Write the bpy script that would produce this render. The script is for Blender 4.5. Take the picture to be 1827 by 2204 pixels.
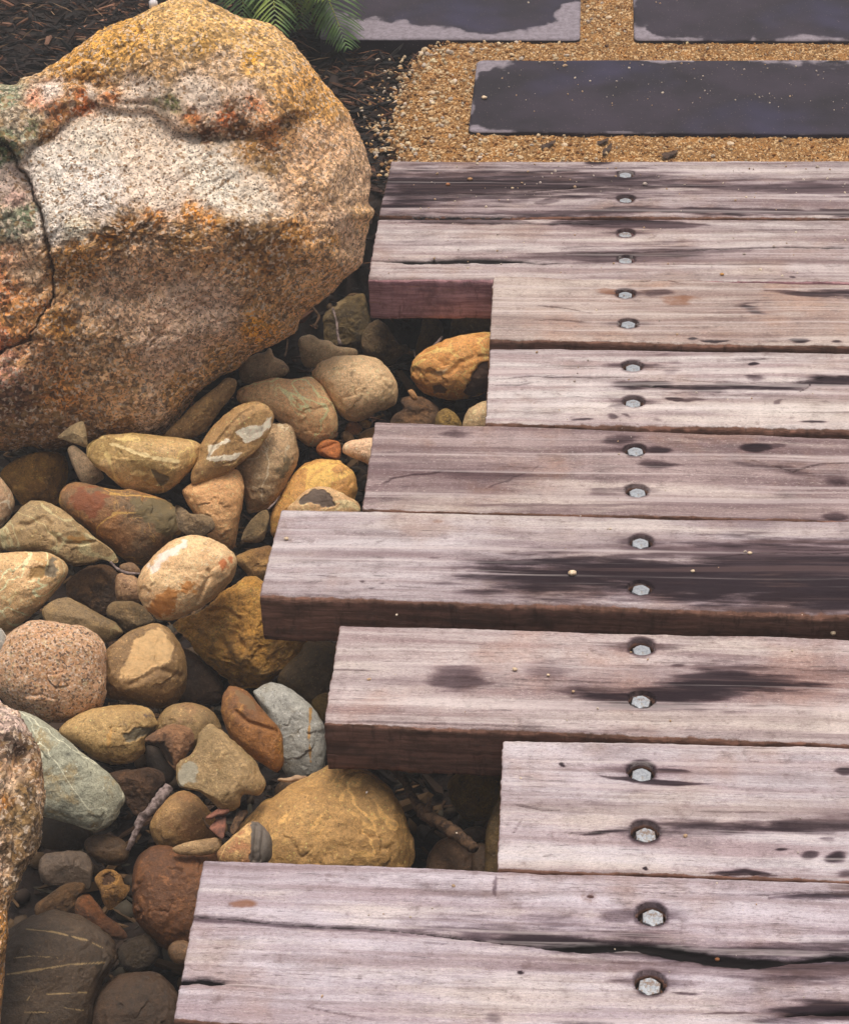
import bpy, math, random
import numpy as np
from mathutils import Vector, Matrix

scene = bpy.context.scene
for o in list(bpy.data.objects):
    bpy.data.objects.remove(o)

# ------------------------------------------------------------------ camera
CAM_H = 1.36
F = 3988.0; CX = 913.5; CY = 1102.0          # focal length and centre in photograph pixels
_dy = np.array([383., 2844., -F]); _dy /= np.linalg.norm(_dy)
_dx = np.array([47118., -756., F]); _dx -= _dx.dot(_dy) * _dy; _dx /= np.linalg.norm(_dx)
_dz = np.cross(_dx, _dy)
M = np.stack([_dx, _dy, _dz], 1)              # world -> camera
CAMP = np.array([0, 0, CAM_H])
cam_d = bpy.data.cameras.new('camera'); cam = bpy.data.objects.new('camera', cam_d)
scene.collection.objects.link(cam); scene.camera = cam
cam_d.sensor_fit = 'VERTICAL'; cam_d.sensor_height = 24; cam_d.sensor_width = 24
cam_d.lens = 24 * F / 2204; cam_d.clip_start = .05; cam_d.clip_end = 500
mw = Matrix([list(r) for r in M.T]).to_4x4(); mw.translation = Vector(CAMP); cam.matrix_world = mw

# ------------------------------------------------------------------ world, sun, exposure
SUN_EL, SUN_AZ = 81, -20                       # degrees; azimuth measured from +Y towards -X
world = bpy.data.worlds.new('World'); scene.world = world; world.use_nodes = True
wn = world.node_tree; sky = wn.nodes.new('ShaderNodeTexSky'); sky.sky_type = 'NISHITA'; sky.sun_disc = False
sky.sun_elevation = math.radians(SUN_EL); sky.sun_rotation = math.radians(-SUN_AZ)
sky.dust_density = 4.0; sky.air_density = .6; sky.ozone_density = .6
hs = wn.nodes.new('ShaderNodeHueSaturation'); hs.inputs['Saturation'].default_value = .16      # thin overcast: the blue is washed out
wn.links.new(sky.outputs[0], hs.inputs['Color']); wn.links.new(hs.outputs[0], wn.nodes['Background'].inputs[0]); wn.nodes['Background'].inputs[1].default_value = .115
sl = bpy.data.lights.new('sun', 'SUN'); sun = bpy.data.objects.new('sun', sl); scene.collection.objects.link(sun)
sl.energy = 2.0; sl.angle = math.radians(22); sl.color = (1, .91, .8)
el, az = math.radians(SUN_EL), math.radians(SUN_AZ)
sdir = Vector((-math.sin(az) * math.cos(el), math.cos(az) * math.cos(el), math.sin(el)))
sun.rotation_euler = sdir.to_track_quat('Z', 'Y').to_euler(); sun.location = sdir * 8
scene.view_settings.view_transform = 'Standard'; scene.view_settings.look = 'None'
scene.view_settings.exposure = 0.42; scene.view_settings.gamma = 1

# ------------------------------------------------------------------ photograph measurements -> world
REG = {'A': (0, 850, 3.869), 'B': (400, 620, 3.869), 'C': (750, 620, 4.974), 'E': (350, 900, 3.869),
       'F': (0, 1150, 3.869), 'G': (350, 1150, 3.869), 'H': (0, 1500, 2.982), 'J': (350, 1550, 2.321),
       'K': (0, 0, 1.934), 'L': (0, 450, 1.934), 'M': (780, 0, 1.6628), 'N': (780, 600, 1.6628),
       'O': (780, 1050, 1.6628), 'Q': (780, 1550, 1.6628), 'D': (0, 0, 1 / 1.0494), 'S': (0, 0, 1.),
       'T': (460, 0, 4.145)}
def S(reg, pts):
    x0, y0, s = REG[reg]
    a = np.atleast_2d(np.array(pts, float)).copy()
    a[:, 0] = x0 + a[:, 0] / s; a[:, 1] = y0 + a[:, 1] / s
    return a
def SX(reg, pts):
    a = S(reg, pts); a[:, 0] = np.where(a[:, 0] > 1834, 2350, a[:, 0]); return a      # marks that reach the frame run on along the board
def ray(px, py):
    w = M.T @ np.array([px - CX, CY - py, -F]); return w / np.linalg.norm(w)
def U(px, py, z=0.):
    w = ray(px, py); return CAMP + w * ((z - CAM_H) / w[2])
def UD(x, y, z=0.):
    return U(x * 1.0494, y * 1.0494, z)
def proj(P):
    c = (P - CAMP) @ M.T
    return np.stack([CX - c[:, 0] / c[:, 2] * F, CY + c[:, 1] / c[:, 2] * F], 1)

# ------------------------------------------------------------------ noise
_r = np.random.RandomState(5); PERM = _r.permutation(256); PERM = np.concatenate([PERM, PERM, PERM])
GR = _r.normal(size=(256, 3)); GR /= np.linalg.norm(GR, axis=1)[:, None]
def pn(p):
    p = np.asarray(p, float); i = np.floor(p).astype(int); f = p - i; i &= 255
    u = f * f * f * (f * (f * 6 - 15) + 10); out = np.zeros(len(p))
    for a in (0, 1):
        wa = u[:, 0] if a else 1 - u[:, 0]
        for b in (0, 1):
            wb = u[:, 1] if b else 1 - u[:, 1]
            for c in (0, 1):
                wc = u[:, 2] if c else 1 - u[:, 2]
                h = PERM[PERM[PERM[i[:, 0] + a] + ((i[:, 1] + b) & 255)] + ((i[:, 2] + c) & 255)]
                out += wa * wb * wc * (GR[h] * (f - np.array([a, b, c]))).sum(1)
    return out * 1.6
def fbm(p, o=4, g=.5):
    s = 0; a = 1; p = np.asarray(p, float)
    for k in range(o):
        s = s + a * pn(p + 17.3 * k); p = p * 2.03; a *= g
    return s
def sst(a, b, x):
    t = np.clip((x - a) / (b - a), 0, 1); return t * t * (3 - 2 * t)
def seg_dist(P, pts, closed=False):
    pts = np.asarray(pts, float); n = len(pts); d = np.full(len(P), 1e9)
    for i in range(n if closed else n - 1):
        a = pts[i]; b = pts[(i + 1) % n]; ab = b - a; L = (ab ** 2).sum() + 1e-9
        t = np.clip(((P - a) @ ab) / L, 0, 1)
        d = np.minimum(d, np.hypot(*(P - a - t[:, None] * ab).T))
    return d
def seg_w(P, pts):
    """distance to a polyline and a width factor that tapers to its ends"""
    pts = np.asarray(pts, float); L = np.hypot(*np.diff(pts, axis=0).T); tot = L.sum(); acc = 0; d = np.full(len(P), 1e9); tt = np.zeros(len(P))
    for i in range(len(pts) - 1):
        ab = pts[i + 1] - pts[i]; t = np.clip(((P - pts[i]) @ ab) / (L[i] ** 2 + 1e-9), 0, 1); q = np.hypot(*(P - pts[i] - t[:, None] * ab).T)
        m = q < d; d = np.where(m, q, d); tt = np.where(m, (acc + t * L[i]) / tot, tt); acc += L[i]
    a = np.ones(len(P)) if pts[0][0] < 700 and tot > 250 else np.clip(tt / .35, .08, 1)
    b = np.ones(len(P)) if pts[-1][0] > 1820 else np.clip((1 - tt) / .35, .08, 1)
    return d, np.sqrt(np.minimum(a, b))
def inpoly(P, pts):
    pts = np.asarray(pts, float); c = np.zeros(len(P), bool); n = len(pts)
    for i in range(n):
        x1, y1 = pts[i]; x2, y2 = pts[(i + 1) % n]
        if y1 == y2: continue
        c ^= ((y1 > P[:, 1]) != (y2 > P[:, 1])) & (P[:, 0] < (x2 - x1) * (P[:, 1] - y1) / (y2 - y1) + x1)
    return c
def sdf(P, pts):
    d = seg_dist(P, pts, True); return np.where(inpoly(P, pts), d, -d)

# ------------------------------------------------------------------ object helpers
def lin(c):
    if isinstance(c, (int, float)): c = (c, c, c)
    return tuple(((v / 255) / 12.92 if v / 255 < .04045 else ((v / 255 + .055) / 1.055) ** 2.4) for v in c[:3])
def mesh(name, V, Fc, mat=None, smooth=True, parent=None, loc=None, attrs=None):
    """V (n,3), Fc list of (k,m) int arrays or list of tuples"""
    me = bpy.data.meshes.new(name)
    V = np.asarray(V, np.float32)
    if loc is not None: V = V - np.asarray(loc, np.float32)
    if isinstance(Fc, np.ndarray): Fc = [Fc]
    if isinstance(Fc[0], np.ndarray):
        ln = np.concatenate([np.full(len(f), f.shape[1]) for f in Fc]); vi = np.concatenate([f.ravel() for f in Fc])
        me.vertices.add(len(V)); me.vertices.foreach_set('co', V.ravel())
        me.loops.add(len(vi)); me.loops.foreach_set('vertex_index', vi.astype(np.int32))
        me.polygons.add(len(ln)); st = np.concatenate([[0], np.cumsum(ln)[:-1]])
        me.polygons.foreach_set('loop_start', st.astype(np.int32)); me.polygons.foreach_set('loop_total', ln.astype(np.int32))
        me.update(calc_edges=True); me.validate()
    else:
        me.from_pydata([tuple(v) for v in V.tolist()], [], [tuple(f) for f in Fc]); me.update()
    me.polygons.foreach_set('use_smooth', np.full(len(me.polygons), smooth))
    for k, a in (attrs or {}).items():
        a = np.asarray(a, np.float32)
        if a.ndim == 1:
            at = me.attributes.new(k, 'FLOAT', 'POINT'); at.data.foreach_set('value', a)
        else:
            at = me.attributes.new(k, 'FLOAT_COLOR', 'POINT'); at.data.foreach_set('color', a.ravel())
    if mat: me.materials.append(mat)
    o = bpy.data.objects.new(name, me); scene.collection.objects.link(o)
    if loc is not None: o.location = tuple(float(v) for v in loc)
    if parent:
        o.parent = parent
        if loc is not None: o.location = tuple(float(v) for v in (np.asarray(loc) - np.array(parent.location)))
    return o
def empty(name, loc):
    o = bpy.data.objects.new(name, None); scene.collection.objects.link(o); o.location = tuple(float(v) for v in loc)
    o.empty_display_size = .05; return o
def tag(o, label=None, cat=None, group=None, kind=None):
    if label: o['label'] = label
    if cat: o['category'] = cat
    if group: o['group'] = group
    if kind: o['kind'] = kind
    return o

class NT:
    """small node-tree writer"""
    def __init__(s, name):
        s.m = bpy.data.materials.new(name); s.m.use_nodes = True; s.t = s.m.node_tree
        s.b = s.t.nodes['Principled BSDF']
    def n(s, t, **k):
        x = s.t.nodes.new('ShaderNode' + t)
        for a, v in k.items(): setattr(x, a, v)
        return x
    def put(s, sock, v):
        if isinstance(v, bpy.types.NodeSocket): s.t.links.new(v, sock)
        elif isinstance(v, (tuple, list)) and len(v) == 3 and sock.type == 'RGBA': sock.default_value = (*v, 1)
        else: sock.default_value = v
    def math(s, op, a, b=0., c=None, clamp=False):
        x = s.n('Math', operation=op, use_clamp=clamp); s.put(x.inputs[0], a); s.put(x.inputs[1], b)
        if c is not None: s.put(x.inputs[2], c)
        return x.outputs[0]
    def mr(s, v, a, b, c=0., d=1., smooth=True):
        x = s.n('MapRange', interpolation_type='SMOOTHSTEP' if smooth else 'LINEAR')
        for i, q in enumerate((v, a, b, c, d)): s.put(x.inputs[i], q)
        return x.outputs[0]
    def mix(s, f, a, b, mode='MIX'):
        x = s.n('Mix', data_type='RGBA', blend_type=mode, clamp_factor=True); s.put(x.inputs[0], f); s.put(x.inputs[6], a); s.put(x.inputs[7], b)
        return x.outputs[2]
    def coord(s, scale=(1, 1, 1), off=(0, 0, 0)):
        tc = s.n('TexCoord'); mp = s.n('Mapping'); mp.inputs['Scale'].default_value = scale; mp.inputs['Location'].default_value = off
        s.t.links.new(tc.outputs['Object'], mp.inputs[0]); return mp.outputs[0]
    def noise(s, v, scale, det=4., rough=.55, dist=0.):
        x = s.n('TexNoise'); s.put(x.inputs['Vector'], v); x.inputs['Scale'].default_value = scale
        x.inputs['Detail'].default_value = det; x.inputs['Roughness'].default_value = rough; x.inputs['Distortion'].default_value = dist
        return x.outputs['Fac']
    def vor(s, v, scale, out='Distance', feature='F1'):
        x = s.n('TexVoronoi', feature=feature); s.put(x.inputs['Vector'], v); x.inputs['Scale'].default_value = scale
        return x.outputs[out]
    def attr(s, name, out='Fac'):
        x = s.n('Attribute'); x.attribute_name = name; return x.outputs[out]
    def val(s, col, f):
        x = s.n('HueSaturation'); s.put(x.inputs['Color'], col); s.put(x.inputs['Value'], f); return x.outputs[0]
    def bump(s, h, strength, dist):
        x = s.n('Bump'); x.inputs['Strength'].default_value = strength; x.inputs['Distance'].default_value = dist
        s.put(x.inputs['Height'], h); s.t.links.new(x.outputs[0], s.b.inputs['Normal'])
    def done(s, col, rough=.8, spec=.3):
        s.put(s.b.inputs['Base Color'], col); s.put(s.b.inputs['Roughness'], rough); s.put(s.b.inputs['Specular IOR Level'], spec)
        return s.m

# ------------------------------------------------------------------ materials
def wood_mat(name, A, B, seed, warm=(150, 120, 105), side=((150, 104, 92), (88, 62, 52))):
    A = (A[0] * .93, A[1] * .96, A[2] * .96); B = tuple(v * .9 for v in B)
    n = NT(name); o = (seed * 3.1, seed * 1.7, seed * .9)
    base = n.coord(off=o)
    wob = n.noise(n.coord((1.5, 7, 2), o), 1., 3)
    # fibres run along X
    cs = n.n('CombineXYZ'); sp = n.n('SeparateXYZ'); n.t.links.new(base, sp.inputs[0])
    n.put(cs.inputs[0], n.math('MULTIPLY', sp.outputs[0], 1.)); 
    n.put(cs.inputs[1], n.math('MULTIPLY_ADD', wob, .035, sp.outputs[1])); n.put(cs.inputs[2], sp.outputs[2])
    def st(sx, sy, sz):
        m = n.n('Mapping'); m.inputs['Scale'].default_value = (sx, sy, sz); n.t.links.new(cs.outputs[0], m.inputs[0]); return m.outputs[0]
    g1 = n.noise(st(3, 45, 45), 1., 6, .6)
    g2 = n.noise(st(26, 240, 200), 1., 5, .7)
    g3 = n.noise(st(170, 800, 500), 1., 4, .7)
    mot = n.noise(base, 9., 5, .6); mot2 = n.noise(st(9, 28, 28), 1., 5, .65)
    c = n.mix(n.mr(g1, .36, .66), lin(A), lin(B))
    c = n.mix(n.mr(mot2, .5, .74, 0, .75), c, lin(tuple(v * .74 for v in B)))
    c = n.mix(n.mr(mot, .48, .72, 0, .55), c, lin(warm))
    c = n.mix(n.mr(g2, .3, .43, .7, 0), c, lin(tuple(v * .55 for v in B)))
    c = n.mix(n.mr(n.noise(st(2.5, 16, 16), 1., 6, .65), .5, .66, 0, .5), c, lin((206, 192, 182)))
    dirt = n.noise(base, 55., 6, .7)
    c = n.mix(n.mr(dirt, .53, .72, 0, .5), c, lin((98, 76, 74)))
    tick = n.noise(st(45, 520, 300), 1., 2, .5)
    tm = n.math('MULTIPLY', n.mr(tick, .28, .36, .6, 0), n.mr(mot, .4, .6))
    c = n.mix(tm, c, lin((62, 46, 46)))
    fk = n.noise(st(220, 420, 300), 1., 4, .8); c = n.mix(n.mr(fk, .56, .66, 0, .5), c, lin((92, 72, 68))); c = n.mix(n.mr(fk, .44, .34, 0, .4), c, lin((226, 212, 204)))
    saw = n.noise(st(34, 5, 9), 1., 4, .6); c = n.val(c, n.mr(saw, .3, .7, .93, 1.06))
    wk = n.noise(base, 1400., 2)
    c = n.val(c, n.math('ADD', n.math('MULTIPLY', g3, 1.1), n.math('MULTIPLY_ADD', wk, .8, .0)))
    sa = n.attr('stain'); gm = n.math('SUBTRACT', n.math('ADD', n.math('ADD', g1, n.math('MULTIPLY', g2, .7)), n.math('MULTIPLY', mot2, .6)), 1.15)
    sn = n.math('ADD', sa, n.math('MULTIPLY', gm, n.math('MULTIPLY_ADD', sa, .75, .1)))
    c = n.mix(n.mr(sn, .0, .55, 0, .75), c, (.38, .29, .34), 'MULTIPLY')
    c = n.mix(n.mr(sn, .14, .88, 0, .98), c, (.09, .075, .085), 'MULTIPLY')
    c = n.mix(n.mr(sn, .32, 1.0, 0, .5), c, lin((46, 37, 43)))
    lg = n.noise(st(1.1, 22, 22), 1., 6, .62); lg2 = n.noise(st(4, 70, 60), 1., 5, .7)
    c = n.mix(n.mr(lg, .5, .74, 0, .66), c, lin((116, 96, 100))); l3 = n.noise(st(.7, 55, 40), 1., 5, .6); c = n.mix(n.mr(l3, .55, .62, 0, .32), c, lin((110, 88, 86))); c = n.mix(n.mr(l3, .45, .38, 0, .3), c, lin((216, 202, 200)))
    c = n.mix(n.math('MULTIPLY', n.mr(lg2, .56, .68, 0, .6), n.mr(mot, .42, .6)), c, lin((84, 66, 64)))
    c = n.mix(n.mr(n.math('ADD', n.attr('brown'), n.math('MULTIPLY', n.math('SUBTRACT', dirt, .5), .5)), .3, .75, 0, .85), c, lin((128, 84, 58)))
    # sawn sides
    sd = n.attr('side'); sg = n.noise(st(10, 120, 160), 1., 6, .7); sm = n.noise(base, 22, 5, .65)
    sc = n.mix(n.mr(sg, .3, .7), lin(side[0]), lin(side[1]))
    sc = n.mix(n.mr(sm, .45, .7, 0, .7), sc, lin(tuple(v * .72 for v in side[1])))
    sc = n.mix(n.mr(n.noise(st(90, 30, 24), 1., 5, .75), .54, .66, 0, .45), sc, lin(tuple(v * .6 for v in side[1])))
    sc = n.mix(n.mr(n.noise(st(20, 60, 260), 1., 4), .6, .75, 0, .7), sc, lin((176, 132, 116)))
    c = n.mix(n.mr(n.math('ADD', sd, n.math('MULTIPLY', n.math('SUBTRACT', dirt, .5), .9)), .35, .65), c, sc)
    c = n.mix(n.mr(n.math('ADD', n.attr('crack'), n.math('MULTIPLY', n.math('SUBTRACT', g2, .5), .3)), .25, .7, 0, .97), c, lin((18, 15, 16)))
    h = n.math('ADD', n.math('MULTIPLY', g2, 1.), n.math('ADD', n.math('MULTIPLY', g3, .5), n.math('MULTIPLY', tm, -.8)))
    h = n.math('ADD', h, n.math('MULTIPLY', dirt, .5))
    n.bump(h, .7, .0015)
    return n.done(c, .88, n.mr(sa, 0, .5, .2, .06))

def stone_mat(name, A, B, Cc, seed, kind='smooth', vein=None, spots=.35, rough=.62, cool=False):
    def wf(c_):                                            # pull every stone towards the bed's common tan
        l = sum(c_) / 3; k = .54 if c_[1] > .84 * c_[0] else .3
        return tuple(min(248, (v_ * (1 - k) + l * w_ * k) * 1.1 + 5) for v_, w_ in zip(c_, (1.27, .95, .63)))
    if not cool: A, B, Cc = wf(A), wf(B), wf(Cc)
    n = NT(name); o = (seed * 1.37, seed * 2.11, seed * .53)
    v = n.coord(off=o)
    n1 = n.noise(v, 14., 6, .6, .4); n2 = n.noise(v, 34., 6, .65, .3); n3 = n.noise(v, 110., 5, .7); n4 = n.noise(v, 700., 3, .6)
    c = n.mix(n.mr(n1, .38, .62), lin(A), lin(B))
    c = n.mix(n.mr(n2, .5, .66, 0, .8), c, lin(Cc))
    c = n.mix(n.mr(n3, .56, .7, 0, spots), c, lin(tuple(min(255, x * 1.28 + 22) for x in A)))
    c = n.mix(n.mr(n3, .44, .3, 0, .55), c, lin(tuple(x * .55 for x in B)))
    h = n.math('ADD', n.math('MULTIPLY', n3, .6), n.math('MULTIPLY', n4, .35))
    if kind == 'granite':
        cell = n.vor(v, 420., 'Color'); sp = n.n('SeparateColor'); n.t.links.new(cell, sp.inputs[0])
        c = n.mix(n.mr(sp.outputs[0], .62, .8, 0, .65), c, lin((236, 208, 184)))
        c = n.mix(n.mr(sp.outputs[1], .78, .9, 0, .75), c, lin((64, 48, 36)))
        c = n.mix(n.mr(sp.outputs[2], .8, .95, 0, .5), c, lin((190, 128, 60)))
        h = n.math('ADD', h, n.math('MULTIPLY', sp.outputs[0], .7))
    if kind == 'rough':
        r1 = n.noise(v, 60., 7, .75, .6); c = n.mix(n.mr(r1, .5, .68, 0, .6), c, lin(tuple(x * .5 for x in B)))
        c = n.mix(n.mr(r1, .42, .3, 0, .6), c, lin(tuple(min(255, x * 1.35 + 20) for x in A)))
        h = n.math('ADD', h, n.math('MULTIPLY', r1, 2.5))
    if vein:
        w = n.noise(v, 9., 3, .5, 1.2); a = n.math('ABSOLUTE', n.math('SUBTRACT', w, .5))
        f = n.mr(n.math('ADD', a, n.math('MULTIPLY', n.math('SUBTRACT', n3, .5), .03)), .004, .016, .9, 0)
        w2 = n.noise(n.coord(off=(o[1], o[0], 5)), 22., 2, .5, .8); a2 = n.math('ABSOLUTE', n.math('SUBTRACT', w2, .52))
        f2 = n.mr(a2, .003, .009, .6, 0)
        c = n.mix(n.math('MAXIMUM', f, n.math('MULTIPLY', f2, n.mr(n1, .45, .6))), c, lin(vein))
    # pale scuffs and pits
    sc1 = n.noise(v, 75., 8, .8, 1.5); c = n.mix(n.mr(sc1, .53, .68, 0, .6), c, lin(tuple(x * .62 for x in B))); c = n.mix(n.mr(sc1, .46, .34, 0, .5), c, lin(tuple(min(255, x * 1.22 + 16) for x in A)))
    n7 = n.noise(v, 260., 6, .85); c = n.val(c, n.math('MULTIPLY_ADD', n7, 1.9, .08)); h = n.math('ADD', h, n.math('MULTIPLY', n7, .7))
    d = n.vor(v, 160.); c = n.mix(n.math('MULTIPLY', n.mr(d, .08, .2, .8, 0), n.mr(n2, .4, .6)), c, lin(tuple(min(235, x * 1.45) for x in A)))
    d2 = n.vor(n.coord(off=(3 + seed, 1, 2)), 240.); c = n.mix(n.math('MULTIPLY', n.mr(d2, .1, .2, .7, 0), n.mr(n1, .62, .45)), c, lin((50, 40, 30)))
    c = n.val(c, n.math('MULTIPLY_ADD', n4, .9, .55))
    pc = n.attr('patch', 'Color'); pa = n.attr('patch', 'Alpha')
    pa = n.mr(n.math('ADD', pa, n.math('MULTIPLY', n.math('SUBTRACT', n.math('ADD', n3, sc1), 1.), .9)), .22, .78)
    pcol = n.val(pc, n.math('MULTIPLY_ADD', n3, 1.1, .58))
    c = n.mix(n.math('MULTIPLY', pa, .92), c, pcol)
    n.bump(h, .9 if kind == 'smooth' else 1., .0024 if kind == 'smooth' else .003)
    return n.done(c, n.mr(n3, .3, .7, rough - .14, rough + .2), .5)

def granite_mat(name, seed):
    n = NT(name); v = n.coord(off=(seed, seed * .7, 0))
    base = n.mix(n.math('MULTIPLY', n.attr('patch', 'Alpha'), .5), n.attr('patch', 'Color'), lin((238, 208, 188)))
    wv = n.n('TexNoise'); wv.inputs['Scale'].default_value = 130.; n.t.links.new(v, wv.inputs['Vector'])
    vm = n.n('VectorMath', operation='MULTIPLY_ADD'); n.t.links.new(wv.outputs['Color'], vm.inputs[0]); vm.inputs[1].default_value = (.006,) * 3; n.t.links.new(v, vm.inputs[2])
    vv = vm.outputs[0]
    def cells(s):
        x = n.vor(vv, s, 'Color'); q = n.n('SeparateColor'); n.t.links.new(x, q.inputs[0]); return q.outputs
    a = cells(270.); b = cells(150.); f = cells(560.)
    pale = n.attr('patch', 'Alpha')                      # 1 where the face is clean pale feldspar
    c = n.val(base, n.mr(a[0], 0, 1, n.math('MULTIPLY_ADD', pale, .38, .36), n.math('MULTIPLY_ADD', pale, -.45, 1.8), False))
    c = n.mix(n.math('MULTIPLY', n.mr(a[1], .74, .86), n.mr(pale, 0, 1, .7, .3)), c, lin((240, 214, 188)))
    ds = n.math('MULTIPLY', n.mr(b[1], .74, .84), n.mr(pale, 0, 1, .6, .22))
    c = n.mix(ds, c, lin((58, 44, 32)))
    c = n.mix(n.math('MULTIPLY', n.mr(f[2], .84, .9), n.mr(pale, 0, 1, .75, .9)), c, lin((84, 68, 54))); c = n.mix(n.math('MULTIPLY', n.mr(a[2], .86, .93), n.mr(pale, 0, 1, .3, .85)), c, lin((150, 112, 74)))
    c = n.mix(n.math('MULTIPLY', n.mr(b[0], .72, .85), n.mr(pale, 0, 1, .32, .15)), c, lin((204, 156, 92)))
    big = n.noise(v, 26., 6, .7); c = n.mix(n.math('MULTIPLY', n.mr(big, .55, .7), n.mr(pale, 0, 1, .34, .12)), c, lin((120, 86, 52)))
    n5 = n.noise(v, 60., 6, .7); n6 = n.noise(v, 900., 3)
    c = n.val(c, n.math('MULTIPLY_ADD', n6, .7, .66))
    h = n.math('ADD', n.math('MULTIPLY', n5, 1.6), n.math('ADD', n.math('MULTIPLY', a[0], .9), n.math('MULTIPLY', b[2], .8)))
    n.bump(h, .95, .0048)
    return n.done(c, .82, .3)

def flat_mat(name, A, B, scale=40., bump=.4, rough=.85, dist=.002):
    n = NT(name); v = n.coord(); a = n.noise(v, scale, 6, .7)
    c = n.mix(n.mr(a, .35, .65), lin(A), lin(B)); c = n.val(c, n.math('MULTIPLY_ADD', n.noise(v, scale * 12, 3), .8, .6))
    n.bump(a, bump, dist); return n.done(c, rough, .3)
def attr_mat(name, rough=.8, spec=.3, scale=300.):
    n = NT(name); c = n.attr('patch', 'Color'); v = n.coord()
    a = n.noise(v, scale, 4, .6); n.bump(a, .5, .001)
    return n.done(n.val(c, n.math('MULTIPLY_ADD', a, .9, .55)), rough, spec)

# ================================================================== GROUND
GX, GY = np.meshgrid(np.concatenate([np.linspace(-40, -2.2, 30), np.linspace(-2.1, 2.4, 450), np.linspace(2.6, 40, 30)]),
                     np.concatenate([np.linspace(-30, .4, 30), np.linspace(.5, 5.4, 490), np.linspace(5.8, 60, 40)]))
def ground_z(x, y):
    P = np.stack([x * 4, y * 4, x * 0], 1)
    edge = 2.62 + .28 * sst(-.5, -.3, x) + .05 * pn(P)
    up = sst(edge - .14, edge + .06, y)
    side = sst(-1.1, -1.7, x) + sst(2., 2.6, x) + sst(.9, .3, y)
    up = np.clip(np.maximum(up, side), 0, 1)
    return -.27 + .02 * fbm(P * 2, 3) + up * (.225 + .012 * fbm(P * 3.3, 3) - .02 * fbm(P * 2, 3))
gz = ground_z(GX.ravel(), GY.ravel()); h, w = GX.shape
idx = np.arange(h * w).reshape(h, w)
gf = np.stack([idx[:-1, :-1], idx[:-1, 1:], idx[1:, 1:], idx[1:, :-1]], -1).reshape(-1, 4)
soil = flat_mat('dark_soil', (48, 36, 30), (28, 23, 21), 30., .8, .95, .01)
tag(mesh('ground', np.stack([GX.ravel(), GY.ravel(), gz], 1), gf, soil), kind='structure')

# gravel path: a sheet with a ragged left edge
gl = S('S', [(852, 352), (846, 320), (836, 285), (848, 245), (852, 200), (872, 165), (880, 140), (905, 108), (935, 92), (1000, 86)])
GL = np.array([U(a, b, -.01)[:2] for a, b in gl])
def gravel_left(y):
    return np.interp(y, GL[:, 1], GL[:, 0])
ys = np.concatenate([np.linspace(GL[0, 1] - .03, 4.4, 480), np.linspace(4.5, 12, 20)])
us = np.concatenate([np.linspace(0, 1.2, 330), np.linspace(1.3, 8, 20)])
YY, UU = np.meshgrid(ys, us, indexing='ij')
lx = gravel_left(YY) + .02 * fbm(np.stack([YY.ravel() * 14, YY.ravel() * 0, YY.ravel() * 0], 1), 4).reshape(YY.shape)
XX = lx + UU
P = np.stack([XX.ravel(), YY.ravel(), XX.ravel() * 0], 1)
zz = -.009 + .0022 * fbm(P * 30, 3) + .0026 * fbm(P * 170, 3, .7)
zz = zz - .035 * np.exp(-UU.ravel() / .01)
h, w = XX.shape; idx = np.arange(h * w).reshape(h, w)
gf = np.stack([idx[:-1, :-1], idx[:-1, 1:], idx[1:, 1:], idx[1:, :-1]], -1).reshape(-1, 4)
n = NT('golden_grit'); v = n.coord()
q = n.n('SeparateColor'); n.t.links.new(n.vor(v, 460., 'Color'), q.inputs[0]); q2 = n.n('SeparateColor'); n.t.links.new(n.vor(v, 260., 'Color'), q2.inputs[0])
c = n.mix(n.mr(q.outputs[0], 0, 1, 0, 1, False), lin((108, 76, 42)), lin((172, 126, 72)))
c = n.mix(n.mr(n.noise(v, 22., 5, .65), .5, .62, 0, .65), c, lin((176, 122, 62)))
c = n.mix(n.mr(q2.outputs[1], .76, .84, 0, .9), c, lin((216, 180, 134)))
c = n.mix(n.mr(q.outputs[2], .84, .9, 0, .75), c, lin((84, 54, 34)))
n.bump(n.math('ADD', q.outputs[1], n.noise(v, 500., 4)), .8, .003)
grit_m = n.done(c, .85, .3)
tag(mesh('gravel_path', np.stack([XX.ravel(), YY.ravel(), zz], 1), gf, grit_m), kind='structure')

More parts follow.
